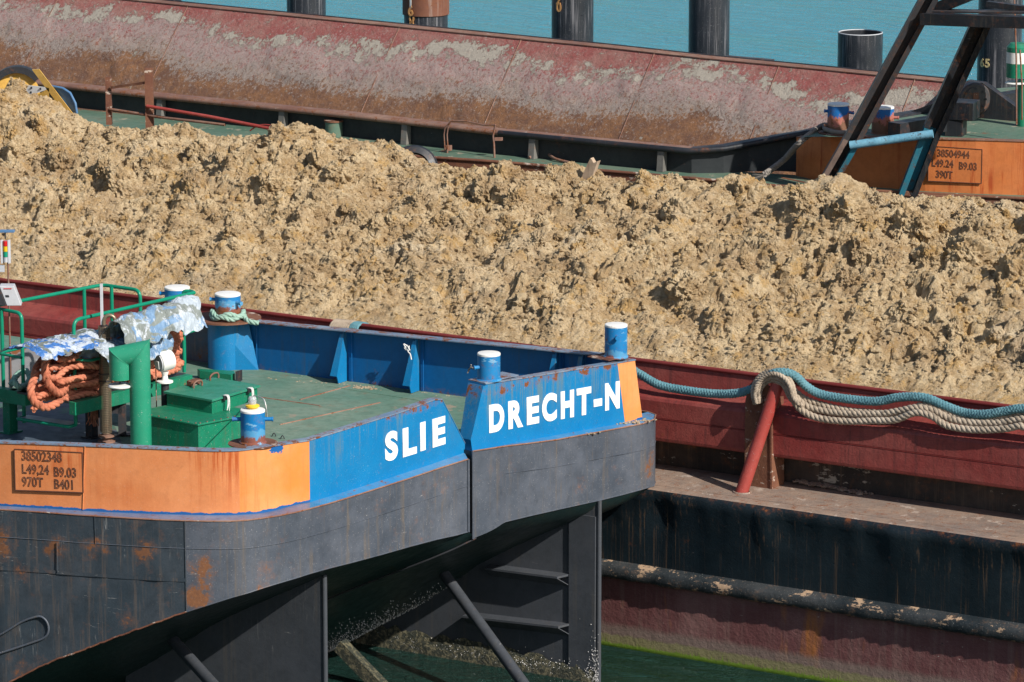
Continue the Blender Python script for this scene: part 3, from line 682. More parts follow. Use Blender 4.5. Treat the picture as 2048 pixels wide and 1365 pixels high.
# --- far bulwark
YF = 52.42
def fb(u, v): return aty(u, v, YF)
tpz = [(-900, 0), (300, 0)]
b0 = V((-60, YF, ZK)); xs = [-60, -45, -40, -37.5, -36, -34, -32, -30.2]
ftop = {}
def ztop(x):            # top of the far bulwark as it runs aft
    pts = [(-60, 4.66), (-37.6, aty(510, 644, YF).z), (aty(700, 661, YF).x, aty(700, 661, YF).z), (aty(950, 684, YF).x, aty(950, 684, YF).z), (aty(1213, 709, YF).x, aty(1213, 709, YF).z), (-20, aty(1213, 709, YF).z)]
    for a, b in zip(pts[:-1], pts[1:]):
        if a[0] <= x <= b[0]: return a[1]+(b[1]-a[1])*(x-a[0])/(b[0]-a[0])
    return pts[-1][1]
base = [V((x, YF, 0)) for x in xs]
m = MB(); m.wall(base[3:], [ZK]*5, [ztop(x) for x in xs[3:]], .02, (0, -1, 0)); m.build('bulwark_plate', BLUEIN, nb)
xl = fb(515, 700).x; xt0 = fb(430, 700).x
xe = fb(372, 700).x; m = MB(); m.wall([V((x, YF-.02, 0)) for x in (xe, xt0+.1)], [ZK]*2, [ztop(x) for x in (xe, xt0)], .02, (0, -1, 0)); sub(m.build('bulwark_plate', STAIN, nb), 'stained grey bulwark plate left of the bollard trunk')
m = MB(); xs = [xe]+[x for x in xs if x > xe]
for a, b in zip(xs[:-1], xs[1:]): m.prism([V((a, YF-.16, ztop(a))), V((b, YF-.16, ztop(b))), V((b, YF+.05, ztop(b))), V((a, YF+.05, ztop(a)))], (0, 0, .016))
m.build('bulwark_rail', FLANGE, nb)
# bollard trunk: half round casing with a sloping web
tc = V(((fb(432, 700).x+fb(490, 700).x)/2, YF-.12, ZK)); r_ = abs(fb(490, 700).x-fb(432, 700).x)/2*1.02
m = MB(); m.lathe(tc, [(r_, 0), (r_, ztop(tc.x)-ZK)], 36); m.build('bollard_trunk', BLUE, nb)
w0 = fb(498, 650); w1 = fb(519, 752)
m = MB(); m.prism([V((tc.x, YF-.12-r_, ZK)), V((w1.x, YF-.05, ZK)), V((w0.x, YF-.05, ztop(w0.x))), V((tc.x, YF-.12-r_, ztop(tc.x)))], (.012, .012, 0)); m.build('trunk_web', BLUE, nb)
m = MB(); m.lathe(V((tc.x, YF-.1, ztop(tc.x)+.01)), [(.55, 0), (.55, .025)], 36); m.build('bollard_base', RUSTY, nb)
# grey coaming across the head of the hopper
HG = paint('hopper_coaming_grey', (.15, .155, .17), (.22, .21, .21), .8, rust=.3, rscale=3, streak=(.2, .13, .09), samt=.5, rough=.5, zr=(('r', 4.28, 4.42, .16),))
h0, h1 = at(400, 634, 4.4), at(-420, 768, 4.4); hd = (h1-h0).normalized(); hn_ = V((-hd.y, hd.x, 0))
m = MB(); m.prism([h0, h1, h1+hn_*.12, h0+hn_*.12], (0, 0, -.6)); m.build('hopper_coaming', HG, nb, bevel=.006)
for u_ in (270, 70):
    c_ = at(u_, 634+(400-u_)*.163, 4.4); m = MB(); m.prism([up(c_, ZK+.01), up(c_, 4.34), up(c_, 4.34)+V((.06, -.05, 0)), up(c_, ZK+.01)+V((.2, -.2, 0))], hd*.02); m.build('coaming_bracket', HG, nb)
# stiffeners
for u in (693, 838, 1118, 1170):
    x = fb(u, 700).x; zt_ = ztop(x)-.004; wid = .27
    m = MB()
    y_ = YF-.022
    m.prism([V((x, y_, zt_)), V((x, y_-.07, zt_)), V((x, y_-wid, ZK+.13)), V((x, y_-wid+.04, ZK+.012)), V((x, y_, ZK+.012))], (.016, 0, 0))
    st = m.build('stiffener', BLUE, nb)
    m = MB(); m.prism([V((x-.05, y_-.074, zt_-.05)), V((x+.02, y_-.074, zt_-.05)), V((x+.02, y_-wid-.004, ZK+.13)), V((x-.11, y_-wid-.004, ZK+.13))], (0, -.008, 0)); m.build('face_flat', BLUE, st)
for u in (515, 705, 848, 1128):
    x = fb(u, 700).x; m = MB(); m.tube([V((x, YF-.024, ZK+.02)), V((x, YF-.024, ztop(x)-.02))], .008, 6); m.build('weld_seam', BLUEIN, nb)

# --- bollards (parts of the barge, each with cap and pins)
def bollard(parent, c, r, h, mat, pins, lab, cap=WHITE):
    c = V(c); m = MB(); m.lathe(c, [(r*1.12, 0), (r*1.12, .015), (r, .03), (r, h-.035)], 32)
    b = m.build('bollard', mat, parent); sub(b, lab)
    m = MB(); m.lathe(c+V((0, 0, h-.035)), [(r*1.012, 0), (r*1.012, .025), (r*.96, .034), (r*.5, .042), (.0001, .044)], 32, cap=False); m.build('cap', cap, b)
    for ang, hz, ln in pins:
        d = V((math.cos(ang), math.sin(ang), 0)); m = MB(); m.tube([c+d*r*.9+V((0, 0, hz)), c+d*(r+ln)+V((0, 0, hz))], .028, 12); m.tube([c+d*(r+ln-.01)+V((0, 0, hz)), c+d*(r+ln+.012)+V((0, 0, hz))], .033, 12)
        m.build('pin', mat, b)
    return b
RTA = AZ                     # angle of the camera's right hand direction
zb = ZT+.03
Pn = at(506, 886, zt[-16]+.02)
bollard(nb, Pn, .168, .47, NEARBOL, [(RTA+math.pi, .33, .10), (RTA, .33, .10)], 'blue bollard with a beacon on its white cap at the near corner')
c2 = fp(992, 765)-fn*.14; c2.z += .015
bollard(nb, c2, .165, .40, NEARBOL, [(RTA+math.pi+.5, .2, .07)], 'blue bollard beside the notch between the letters')
m = MB(); m.prism([c2-fd*.22-fn*.2, c2+fd*.5-fn*.2, c2+fd*.5+fn*.12, c2-fd*.22+fn*.12], (0, 0, .012)); m.build('bollard_base', FLANGE, nb)
c3 = fp(1246, 719)-fn*.14; c3.z += .015
bollard(nb, c3, .168, .50, NEARBOL, [(RTA-1.5, .33, .06)], 'blue bollard on the far corner above the letter N')
m = MB(); m.prism([c3-fd*.3-fn*.3, c3+fd*.2-fn*.3, c3+fd*.2+fn*.12, c3-fd*.3+fn*.12], (0, 0, .012)); m.build('bollard_base', RUSTY, nb)
c4 = V((tc.x, YF-.1, ztop(tc.x)+.03))
c4 = up(at(456, 640, c4.z), c4.z)
bollard(nb, c4, .203, .43, NEARBOL, [(RTA+math.pi, .33, .07), (RTA-.75, .30, .10)], 'blue bollard with a mint rope round its foot')
c5 = up(at(355, 628, c4.z), c4.z)
bollard(nb, c5, .20, .44, NEARBOL, [(RTA+math.pi, .33, .07)], 'blue bollard half hidden by the tarpaulin')
# debris on the near corner plate
m = MB(); m.lathe(Pn-V((0, 0, .012)), [(.34, 0), (.34, .012)], 28); m.build('bollard_base', RUSTY, nb)

# --- skegs under the rake, with rod edges, ledges and struts
from mathutils.bvhtree import BVHTree
_m = len(rows_rake[0]); _v = [tuple(p) for r in rows_rake for p in r]
BV = BVHTree.FromPolygons(_v, [(i*_m+k, i*_m+k+1, (i+1)*_m+k+1, (i+1)*_m+k) for i in range(len(rows_rake)-1) for k in range(_m-1)])
def skeg(u_edge, v_top, yy, x0, lab, ledges):
    P = aty(u_edge, v_top, yy); x1 = P.x; z1 = P.z
    sk = MB()
    # plate top follows the rake
    tops = []
    def rake_z(x, y):
        
        for q in range(26):
            h_ = BV.ray_cast(V((x, y-.1*q, -5)), V((0, 0, 1)))
            if h_[0] is not None: return h_[0].z
        return None
    n = 14; tp = []
    for k in range(n+1):
        x = x0+(x1-x0)*k/n; z_ = rake_z(x, yy); tp.append(V((x, yy, z_+.015 if z_ is not None else (z1 if k > n/2 else -.9))))
    sk.prism([V((x0, yy, -1.5))]+tp+[V((x1, yy, -1.5))], (0, .05, 0))
    s_ = sk.build('skeg', SKEGM, nb); sub(s_, lab)
    m = MB(); m.tube([V((x1+.02, yy+.02, -1.5)), V((x1+.02, yy+.02, max(z1, tp[-1].z)))], .036, 14); m.build('edge_rod', SKEGM, s_)
    for (ua, va, ub, vb, dep) in ledges:
        a = aty(ua, va, yy); b = aty(ub, vb, yy); m = MB()
        m.prism([a, V((a.x, yy-dep, a.z-.01)), V((b.x-.09, yy-dep, b.z-.01)), V((b.x, yy, b.z))], (0, 0, -.03)); 
        m.prism([V((a.x, yy-dep, a.z-.04)), V((b.x-.09, yy-dep, b.z-.04)), V((b.x, yy-.002, b.z-.19)), V((a.x, yy-.002, a.z-.19))], (0, .004, .01)); m.build('stiffener', SKEGM, s_)
    return s_, x1
ys2 = 51.3
sk2, x2 = skeg(1195, 1015, ys2, aty(520, 1200, ys2).x, 'grey skeg plate with two ledges', [(985, 1128, 1140, 1148, .22), (940, 1224, 1142, 1247, .22)])
m = MB(); e = aty(1140, 1100, ys2).x; m.box((e, ys2-.034, -1.5), (x2-e-.02, 0, 0), (0, .032, 0), (0, 0, BV.ray_cast(V(((e+x2)/2, ys2, -5)), V((0, 0, 1)))[0].z+1.5)); m.build('edge_plate', SKEGM, sk2)
ys1 = 46.1
sk1, x1_ = skeg(645, 1158, ys1, aty(250, 1300, ys1).x, 'grey skeg plate under the near half', [])
def strut(a, b, r):
    m = MB(); m.tube([a, b], r, 18); return m.build('strut', SKEGM, nb)
a = aty(889, 1150, 50.6); b = aty(1050, 1372, 49.4); strut(a, b+(b-a)*.3, .085)
a = aty(345, 1280, 45.6); b = aty(428, 1372, 44.9); strut(a, b+(b-a)*.4, .085)
# weed covered keel piece at the water
m = MB(); ka = aty(680, 1290, 49.4); kb = aty(760, 1372, 49.4)
m.beam(ka, kb+(kb-ka)*.4, .2, .16, (1, 0, 0)); m.build('weedy_strut', GROWTH, nb)
def growth_patch():
    m = MB(); rws = []
    for j in range(9):
        r = []
        for i in range(60):
            x = aty(640, 1300, ys2).x + (x2-aty(640, 1300, ys2).x)*i/59
            z = .38 - .60*j/8 - .12*i/59 + (0 if j else random.uniform(-.06, .05))
            r.append(V((x, ys2-.012-.03*math.sin(j/8*3.1)-random.uniform(0, .02), z)))
        rws.append(r)
    m.sheet(rws, True); o = m.build('weed_growth', GROWTH, sk2); o['kind'] = 'stuff'
growth_patch()
pts = []
for _ in range(2600):
    u = random.uniform(650, 1198); e = random.random()
    v = 1290+70*(u-650)/550 + abs(random.gauss(0, 22))*(1 if u < 1130 else 1.2) - (abs(random.gauss(0, 40)) if u > 1150 else abs(random.gauss(0, 18)))
    if u > 1140: u = 1197-abs(random.gauss(0, 14))
    p = aty(u, v, ys2-.04); 
    if p.z > -.2: pts.append((p, random.uniform(.003, .009)))
barn_mesh(pts, 'barnacles', sk2)

# ================================================================ DECK EQUIPMENT ON THE NEAR BARGE
# hatch housing
zl = zat(aty(395, 848, 46.9), 848)
hx = root('hatch_housing', up(at(400, 860, zl), ZK), 'green two tiered hatch housing with a lashed lid beside the green pipe', 'hatch')
L = [at(u, v, zl) for u, v in [(268, 826), (395, 850), (482, 830), (516, 822), (380, 795)]]
fr = at(396, 849, zl); le = at(262, 824, zl); ri = at(521, 824, zl)
ex1 = (le-fr); ex2 = (ri-fr)
m = MB(); m.prism([fr, fr+ex1, fr+ex1+ex2, fr+ex2], (0, 0, -.03)); m.build('flange_plate', GREEN, hx, bevel=.01)
i1 = ex1.normalized(); i2 = ex2.normalized()
q = fr+i1*.03+i2*.03; q.z = ZK+.012
m = MB(); m.prism([q, q+ex1*.95, q+ex1*.95+ex2*.86, q+ex2*.86], (0, 0, zl-.03-ZK-.012)); m.build('lower_box', GREEN, hx)
for k in range(9): 
    for c in (fr+ex1*(.05+.11*k)+i2*.02, fr+ex2*(.05+.11*k)+i1*.02):
        m = MB(); m.lathe(c, [(.012, 0), (.012, .012)], 6); m.build('bolt', RUSTP, hx)
uf = at(424, 828, zl); ul = at(334, 812, zl); ur = at(515, 800, zl); 
e1 = ul-uf; e2 = ur-uf; zu = zat(uf, 799)
m = MB(); m.prism([uf, ul, ul+e2, ur], (0, 0, zu-zl-.03)); m.build('upper_box', GREEN, hx)
g = .035; i1 = e1.normalized(); i2 = e2.normalized()
A0 = up(uf-i1*g-i2*g, zu-.03); m = MB(); E1 = e1+i1*2*g; E2 = e2+i2*2*g
m.prism([A0, A0+E1, A0+E1+E2, A0+E2], (0, 0, .034)); lid = m.build('lid', LID, hx, bevel=.004)
tp = up(A0, zu+.006)
for fa, fb_ in ((.74, .36), (.86, .82)):
    c = tp+E1*fa+E2*fb_; h = [c, c+V((0, 0, .05)), c+E2.normalized()*.06+V((0, 0, .085)), c+E2.normalized()*.16+V((0, 0, .085)), c+E2.normalized()*.2+V((0, 0, .05)), c+E2.normalized()*.2]
    m = MB(); m.tube(smooth_path(h, 4), .014, 8); m.build('handle', RUSTP, lid)
m = MB(); c = tp+E1*.93+E2*.40; m.box(c, E2.normalized()*.22, E1.normalized()*-.1, (0, 0, .08)); m.build('latch_block', RUSTY, lid, bevel=.01)
for f_ in (.22, .72):       # hinge and cord at the edge
    c = tp+E2*f_; m = MB(); m.box(c+i1*.02-V((0, 0, .06)), i2*.09, -i1*.045, (0, 0, .065)); m.build('hinge', DARKM, lid)
    m = MB()
    for k in range(3):
        p0 = c+i2*(.03+.02*k)-i1*.05; m.tube(smooth_path([p0+i1*.06+V((0, 0, .01)), p0-i1*.01+V((0, 0, .0)), p0-i1*.02+V((0, 0, -.08-.03*k)), p0-i1*.015+i2*random.uniform(-.04, .04)+V((0, 0, -.17-.03*k))], 4), .007, 5)
    m.build('cord', WCORD, lid)
# beacon
be = root('beacon_light', Pn+V((0, 0, .47)), 'small clear beacon on a yellow base standing on the near blue bollard', 'beacon')
bt = Pn+V((0, 0, .475))
m = MB(); m.lathe(bt, [(.05, 0), (.095, .03), (.095, .05), (.05, .065)], 24); m.build('base', YELB, be)
m = MB(); m.lathe(bt+V((0, 0, .066)), [(.05, 0), (.056, .03), (.056, .075), (.045, .10), (.0001, .11)], 24, cap=False); m.build('dome', LENS, be)
m = MB(); m.tube(smooth_path([up(at(492, 770, zu), zu-.02), at(505, 790, zu-.15), at(528, 800, 5.0), at(534, 835, 4.75)], 6), .008, 6); 
tag(m.build('cord', WCORD), 'thin white cord hanging from the hatch lid behind the beacon bollard', 'cord')
# gooseneck vent
rp = .152
vb_ = V(aty(280, 760, 46.6)); vb_.z = ZK+.01
zv = zat(vb_, 700)
vt = root('vent_pipe', vb_, 'thick green gooseneck vent pipe bent down over a white disc', 'vent pipe')
dl = -RT
el = (V((-.92, -.25, 0))).normalized()
hl = .30; 
P0 = up(vb_, zv+.02); P1 = P0+dl*.335 + V((0, 0, 0)); 
# mitred elbow in three straight segments
def mitre(pts, r, n=32):
    m = MB(); pts = [V(p) for p in pts]; rings = []
    for i, p in enumerate(pts):
        din = (p-pts[i-1]).normalized() if i else (pts[1]-p).normalized()
        dout = (pts[i+1]-p).normalized() if i < len(pts)-1 else din
        pn = (din+dout).normalized()
        sidev = V((RT.x, RT.y, 0)).cross(V((0, 0, 1)))     # constant across the bend
        ring = []
        u1 = sidev.normalized(); u2 = din.cross(u1).normalized()
        for k in range(n):
            a = 2*math.pi*k/n; o = u1*math.cos(a)*r + u2*math.sin(a)*r
            t = -(o.dot(pn))/din.dot(pn); ring.append(p+o+din*t)
        rings.append(ring)
    return rings
path = [vb_, up(vb_, zat(vb_, 700)), ]
topz = zat(vb_, 705)
pA = up(vb_, topz); pB = pA+dl*.285+V((0, 0, -.06)); pC = up(pB, pB.z-.33)
rings = mitre([vb_, pA, pB, pC], rp)
for a, b, nm in ((0, 1, 'riser'), (1, 2, 'elbow'), (2, 3, 'outlet')):
    m = MB(); m.add(rings[a]+rings[b], [(k, (k+1) % 32, 32+(k+1) % 32, 32+k) for k in range(32)], True)
    m.build(nm, GREENP, vt)
for rg in rings[1:3]:
    m = MB(); m.tube(rg+[rg[0]], .006, 5, False); m.build('weld_ring', GREENP, vt)
m = MB(); m.lathe(pC+V((.0, 0, -.10)), [(.05, -.02), (.165, -.015), (.175, 0), (.165, .018), (.02, .03)], 32); m.build('float_disc', WHITE, vt)
m = MB(); m.tube([pC+V((0, 0, -.1)), pC+V((0, 0, .05))], .012, 8); m.build('disc_rod', DARKM, vt)
# perforated exhaust guard
xb = up(at(213, 884, ZK+.01), ZK+.01); zx = zat(xb, 650)
xs_ = root('exhaust_pipe', xb, 'rusty perforated exhaust guard with a hooked outlet left of the green vent pipe', 'exhaust')
m = MB(); m.tube([xb+V((0, 0, .03)), up(xb, zx)], .05, 14); m.build('inner_pipe', DARKM, xs_)
m = MB(); R_ = .082; hh = zx-.02-(ZK+.15)
nr = 30; nv = 62
for k in range(nr):
    a = 2*math.pi*k/nr; p = xb+V((math.cos(a)*R_, math.sin(a)*R_, 0)); t_ = V((-math.sin(a), math.cos(a), 0))*.0035; 
    m.prism([up(p, ZK+.15)-t_, up(p, ZK+.15)+t_, up(p, zx-.02)+t_, up(p, zx-.02)-t_], V((math.cos(a), math.sin(a), 0))*.003)
for j in range(nv):
    z = ZK+.15+hh*j/(nv-1); m.tube([up(xb, z)+V((math.cos(2*math.pi*k/16)*R_, math.sin(2*math.pi*k/16)*R_, 0)) for k in range(17)], .004, 4, False)
o = m.build('perforated_guard', GUARD, xs_)
m = MB(); m.tube(smooth_path([up(xb, zx-.03), up(xb, zx+.06), up(xb, zx+.12)+RT*.03, up(xb, zx+.14)+RT*.09, up(xb, zx+.10)+RT*.15, up(xb, zx+.0)+RT*.165], 5), .028, 12); m.build('outlet_hook', GUARD, xs_)
m = MB(); m.lathe(xb, [(.13, 0), (.13, .02), (.06, .03), (.06, .07), (.12, .08), (.12, .10), (.055, .11), (.055, .14)], 20); m.build('foot_flange', RUSTP, xs_)
st_ = up(xb, 0)-RT*.05; m = MB(); m.box(up(st_, ZK+.1), RT*.035, V((.0, .012, 0)), (0, 0, zat(st_, 568)-ZK-.1)); m.build('flat_bar', GREYM, xs_)
for v in (748, 762):
    m = MB(); z = zat(xb, v); m.lathe(up(xb, z), [(.1, 0), (.1, .012)], 18); m.build('clamp_ring', DARKM, xs_)
# black stand post
pb = up(at(245, 873, ZK+.01), ZK+.01); m = MB()
m.box(pb-RT*.06+V((0, 0, 0)), RT*.11, V((-.06, .1, 0)), (0, 0, zat(pb, 765)-ZK)); m.box(pb-RT*.14-V((0, 0, 0)), RT*.3, V((-.1, .2, 0)), (0, 0, .02))
m.box(up(pb-RT*.2, ZK+.35), RT*.2, V((-.06, .1, 0)), (0, 0, .22))
tag(m.build('support_post', DARKM), 'short black steel post on a foot plate behind the green vent pipe', 'post')
# searchlight
sp = at(330, 765, 4.62); slr = root('searchlight', sp, 'white drum shaped searchlight on a round flanged stand beside the vent pipe', 'searchlight')
ax = (RT*.85+V((-.35, .4, .12))).normalized(); dc = up(sp, zat(sp, 722))
m = MB(); m.lathe(dc-ax*.10, [(.0001, 0), (.135, 0), (.148, .01), (.15, .19), (.135, .215), (.0001, .22)], 32, ax, cap=False); m.build('drum', WHITE, slr)
lf = (RT*-.75+V((.45, -.6, 0))).normalized()
m = MB(); m.lathe(dc-ax*.115, [(.0001, 0), (.13, 0), (.13, .02), (.0001, .02)], 32, ax, cap=False); m.build('glass', GREYM, slr)
fc = dc-ax*.14; s1 = ax.cross(V((0, 0, 1))).normalized(); u1 = s1.cross(ax).normalized(); m = MB(); m.box(fc-s1*.055-u1*.09, s1*.11, u1*.12, ax*.03); m.build('terminal_box', WHITE, slr, bevel=.005)
m = MB(); m.lathe(sp, [(.12, 0), (.12, .02), (.05, .035), (.04, .10), (.06, .16)], 24); m.build('stand', WHITE, slr)
m = MB(); m.tube([up(sp, ZK+.01), up(sp, sp.z)], .06, 16); m.build('stand_pipe', DARKM, slr)
m = MB(); q_ = sp-RT*.13; m.tube([up(q_, ZK+.3), up(q_, zat(q_, 725))], .008, 6); m.build('cable', RUSTP, slr)

# walkway platform and its railing
ZP = 4.5; ZRL = ZP+1.13
wk = root('walkway_platform', up(at(195, 795, ZP), ZK), 'green tubular railing and walkway with an open step, loaded with rope', 'walkway')
a_ = at(150, 806, ZP); b_ = at(385, 750, ZP); tdir = (b_-a_).normalized(); xdir = V((-tdir.y, tdir.x, 0))
if xdir.x > 0: xdir = -xdir
def beam_box(p, q, h, w_, side, name, mat, par):
    m = MB(); m.prism([p, q, q+side*w_, p+side*w_], (0, 0, -h)); return m.build(name, mat, par, bevel=.004)
beam_box(a_, b_, .19, .12, xdir, 'girder', GREEN, wk)
beam_box(a_+xdir*1.25, b_+xdir*1.25, .19, .12, xdir, 'girder', GREEN, wk)
l0 = at(-300, 700, ZP); l1 = at(50, 790, ZP); beam_box(at(-380, 716, ZP), at(50, 786, ZP), .2, .14, V((.2, .95, 0)), 'girder', GREEN, wk)
m = MB(); m.prism([a_+xdir*.14, b_+xdir*.14, b_+xdir*1.2, a_+xdir*1.2], (0, 0, -.03)); m.build('tread_plate', DARKM, wk)
for u, v in ((185, 878), (20, 868)):
    p = up(at(u, v, ZK+.01), ZK+.01); m = MB(); m.box(p, tdir*.16, xdir*.14, (0, 0, ZP-.19-ZK)); m.box(p-tdir*.06-xdir*.04, tdir*.28, xdir*.22, (0, 0, .02)); m.build('leg', DARKM if u > 100 else GREEN, wk)
p = up(b_-tdir*.3, ZK+.01); m = MB(); m.box(p, tdir*.16, xdir*.14, (0, 0, ZP-.19-ZK)); m.build('leg', GREEN, wk)
def rail(pts, r=.028, name='rail'):
    m = MB(); m.tube(smooth_path([V(p) for p in pts], 6) if len(pts) > 2 else pts, r, 12); return m.build(name, GREENR, wk)
# right hand rail along the platform
t1 = at(147, 641, ZRL); t2 = at(388, 586, ZRL)
foot = up(t1, zat(t1, 850))
def bent(pts, rad=.12):
    out = []
    for i, p in enumerate(pts):
        if i in (0, len(pts)-1): out.append(V(p)); continue
        a = (V(pts[i-1])-V(p)).normalized(); b = (V(pts[i+1])-V(p)).normalized()
        for k in range(6):
            t = k/5; out.append((V(p)+a*rad).lerp(V(p), t).lerp(V(p).lerp(V(p)+b*rad, t), t))
    return out
def tube(pts, r=.028, name='rail', mat=GREENR, par=wk):
    m = MB(); m.tube(pts, r, 12); return m.build(name, mat, par)
tk = at(190, 640, ZRL)
tube(bent([foot, t1, t2], .13))
loop_end = t2
rp1 = at(366, 590, ZRL); tube([up(rp1, ZP-.05), rp1], name='rail_post')
rp2 = at(383, 586, ZRL)+xdir*.18; rp2 = up(rp2, ZRL)
tube(bent([t2, t2+tdir*.06+xdir*.1, t2+xdir*.22, up(t2+xdir*.22, ZP)], .05))
mid = ZP+.56
tube(bent([at(148, 719, mid+.02), at(180, 722, mid+.0), at(240, 706, mid), up(t2+tdir*.1, mid), up(t2+tdir*.06+xdir*.2, mid)], .05), .022, 'mid_rail')
# left rail, running along the hull
q1 = at(43, 627, ZRL); q0 = at(-300, 560, ZRL)
tube(bent([up(q1, zat(q1, 846)), q1, q0], .11))
tube([at(43, 716, mid+.04), at(-300, 650, mid+.04)], .022, 'mid_rail')
q2 = at(3, 620, ZRL); tube([up(q2, ZP-.05), q2], name='rail_post')
# far rail
f0 = at(-60, 622, ZRL); f1 = at(205, 570, ZRL); f2 = at(280, 581, ZRL)
tube(bent([f0, f1, f2, up(f2, ZP)], .12))
for u, v in ((168, 578), (223, 574)):
    p = at(u, v, ZRL); tube([up(p, ZP), p], name='rail_post')
tube([at(0, 706, mid-.2), at(150, 672, mid-.2), at(260, 650, mid-.2)], .022, 'mid_rail')
# step
sL = up(q1, zat(q1, 834)); sR = foot
sd = (sR-sL); on = V((sd.y, -sd.x, 0)).normalized()
if on.y > 0: on = -on
m = MB(); c0_ = up(sL, sL.z)+on*.16; c1_ = up(sR, sR.z)+on*.16
tube(bent([up(q1, sL.z), c0_+V((0, 0, 0)), c1_, foot], .03), .026, 'step_frame')
m = MB(); m.prism([sL+on*.15, sR+on*.15, sR-on*.1, sL-on*.1], (0, 0, .012)); m.build('step_tread', GREYM, wk)

# orange mooring rope heaped on the walkway
rb = root('rope_heap', up(at(240, 760, ZP), ZP), 'heap of thick faded orange mooring rope piled on the walkway', 'rope')
m = MB()
def wp(s_, d, z): return a_+tdir*s_+xdir*d+V((0, 0, z))
Ltot = (b_-a_).length
cnt = 0
path = []
for lay in range(6):
    for lane in range(4):
        d = .20+.23*lane+random.uniform(-.03, .03); z = .06+.125*lay-.02*abs(lane-1.5)
        A = [(-.78+d*1.35+.07*lay+random.uniform(-.2, .16)), (Ltot-.35-.12*lay+random.uniform(-.1, .1))]
        n = 9; seg = [wp(A[0]+(A[1]-A[0])*i/(n-1), d+random.uniform(-.11, .11), z+random.uniform(-.06, .08)) for i in range(n)]
        if (lay*4+lane) % 2: seg.reverse()
        path += seg
m.rope(path, .052, 3, .26, .03, rr=.028, n=6); m.build('rope_coil', ORROPE, rb)
def wl(u, v, d=.0, off_=.0): return atp(u, v, a_+xdir*(d+.24), xdir)
m = MB(); m.rope([wl(100, 706, .2), wl(92, 722, .0), wl(90, 745, -.1), wl(98, 770, -.14), wl(118, 787, -.12), wl(135, 775, 0), wl(150, 755, .1), wl(190, 745, .12)], .062, 3, .30, .025, rr=.034, n=7)
m.rope([wl(75, 745, .1), wl(62, 775, .0), wl(66, 800, -.05), wl(88, 815, -.08), wl(112, 808, -.08), wl(132, 790, .0), wl(160, 785, .08), wl(205, 770, .1)], .062, 3, .30, .025, rr=.034, n=7)
m.rope([wl(85, 720, .3), wl(72, 740, .2), wl(68, 770, .15), wl(84, 795, .1), wl(110, 790, .1), wl(140, 770, .1), wl(200, 760, .1)], .060, 3, .30, .025, rr=.033, n=7)
m.build('rope_bight', ORROPE, rb)
m = MB()
for k in range(26):
    p0 = wl(186+random.uniform(-6, 6), 790, .0); m.tube(smooth_path([p0, p0+V((random.uniform(-.02, .02), random.uniform(-.02, .02), -.15)), p0+V((random.uniform(-.05, .05), random.uniform(-.05, .05), -.3)), p0+V((random.uniform(-.07, .07), random.uniform(-.06, .06), -.42-random.random()*.06))], 4), .006, 4)
m.build('frayed_end', ORROPE, rb)
# second part of the heap showing right of the vent pipe
m = MB(); path = []
for k in range(14):
    z = .08+.062*k; path += [wp(Ltot-1.25+random.uniform(-.1, .1), .1+.05*(k % 3), z), wp(Ltot-.75, .05+.05*(k % 3), z+.02), wp(Ltot-.18+random.uniform(-.06, .06), .12, z+.03), wp(Ltot-.12, .35, z+.03), wp(Ltot-.7, .5, z+.02), wp(Ltot-1.3, .35, z)]
m.rope(path, .055, 3, .3, .035, rr=.034, n=6); m.build('rope_coil', ORROPE, rb)

# tarpaulins
def tarp(name, mat, u0, v0, u1, v1, width, drop, seed, lab, zc, off0=0., n=70, k=34, tilt=0.):
    A = at(u0, v0, zc); B = at(u1, v1, zc) if zc else None
    B = atp(u1, v1, A, V((tdir.y, -tdir.x, 0))); rws = []
    for i in range(n+1):
        s_ = i/n; c = A.lerp(B, s_); row = []
        for j in range(k+1):
            a = -1.25+2.5*j/k                     # cross section: folded over the rail
            wv = width*(1+.16*noise2(s_*6, a*1.1, seed)) ; cr = .022*noise2(s_*11, a*1.6, seed+3)+.012*abs(math.sin(s_*34+a*2.5+seed+2*noise2(s_*5, a, seed)))
            p = c + xdir*(math.sin(a)*wv+off0) + V((0, 0, -drop*(abs(a)/1.25)**1.7*(1+.13*noise2(s_*5, a*.5, seed+5))+cr+tilt*s_)) + tdir*(.02*noise2(a*4, s_*5, seed+9))
            row.append(p)
        rws.append(row)
    m = MB(); m.sheet(rws, True); o = m.build(name, mat); return tag(o, lab, 'tarpaulin')
tarp('tarpaulin', TARP, 224, 642, 386, 590, .30, .42, 1.3, 'crumpled white, blue and grey tarpaulin draped over the green rail', ZRL+.03)
tarp('tarpaulin', TARP2, 85, 702, 235, 668, .42, .16, 4.1, 'torn blue and grey sheet lying flat on the orange rope heap', ZP+.93, off0=.45)
tarp('tarpaulin', TARP, 215, 700, 352, 662, .34, .30, 7.7, 'pale torn sheet sagging over the rope behind the vent elbow', ZP+.80, off0=.3)
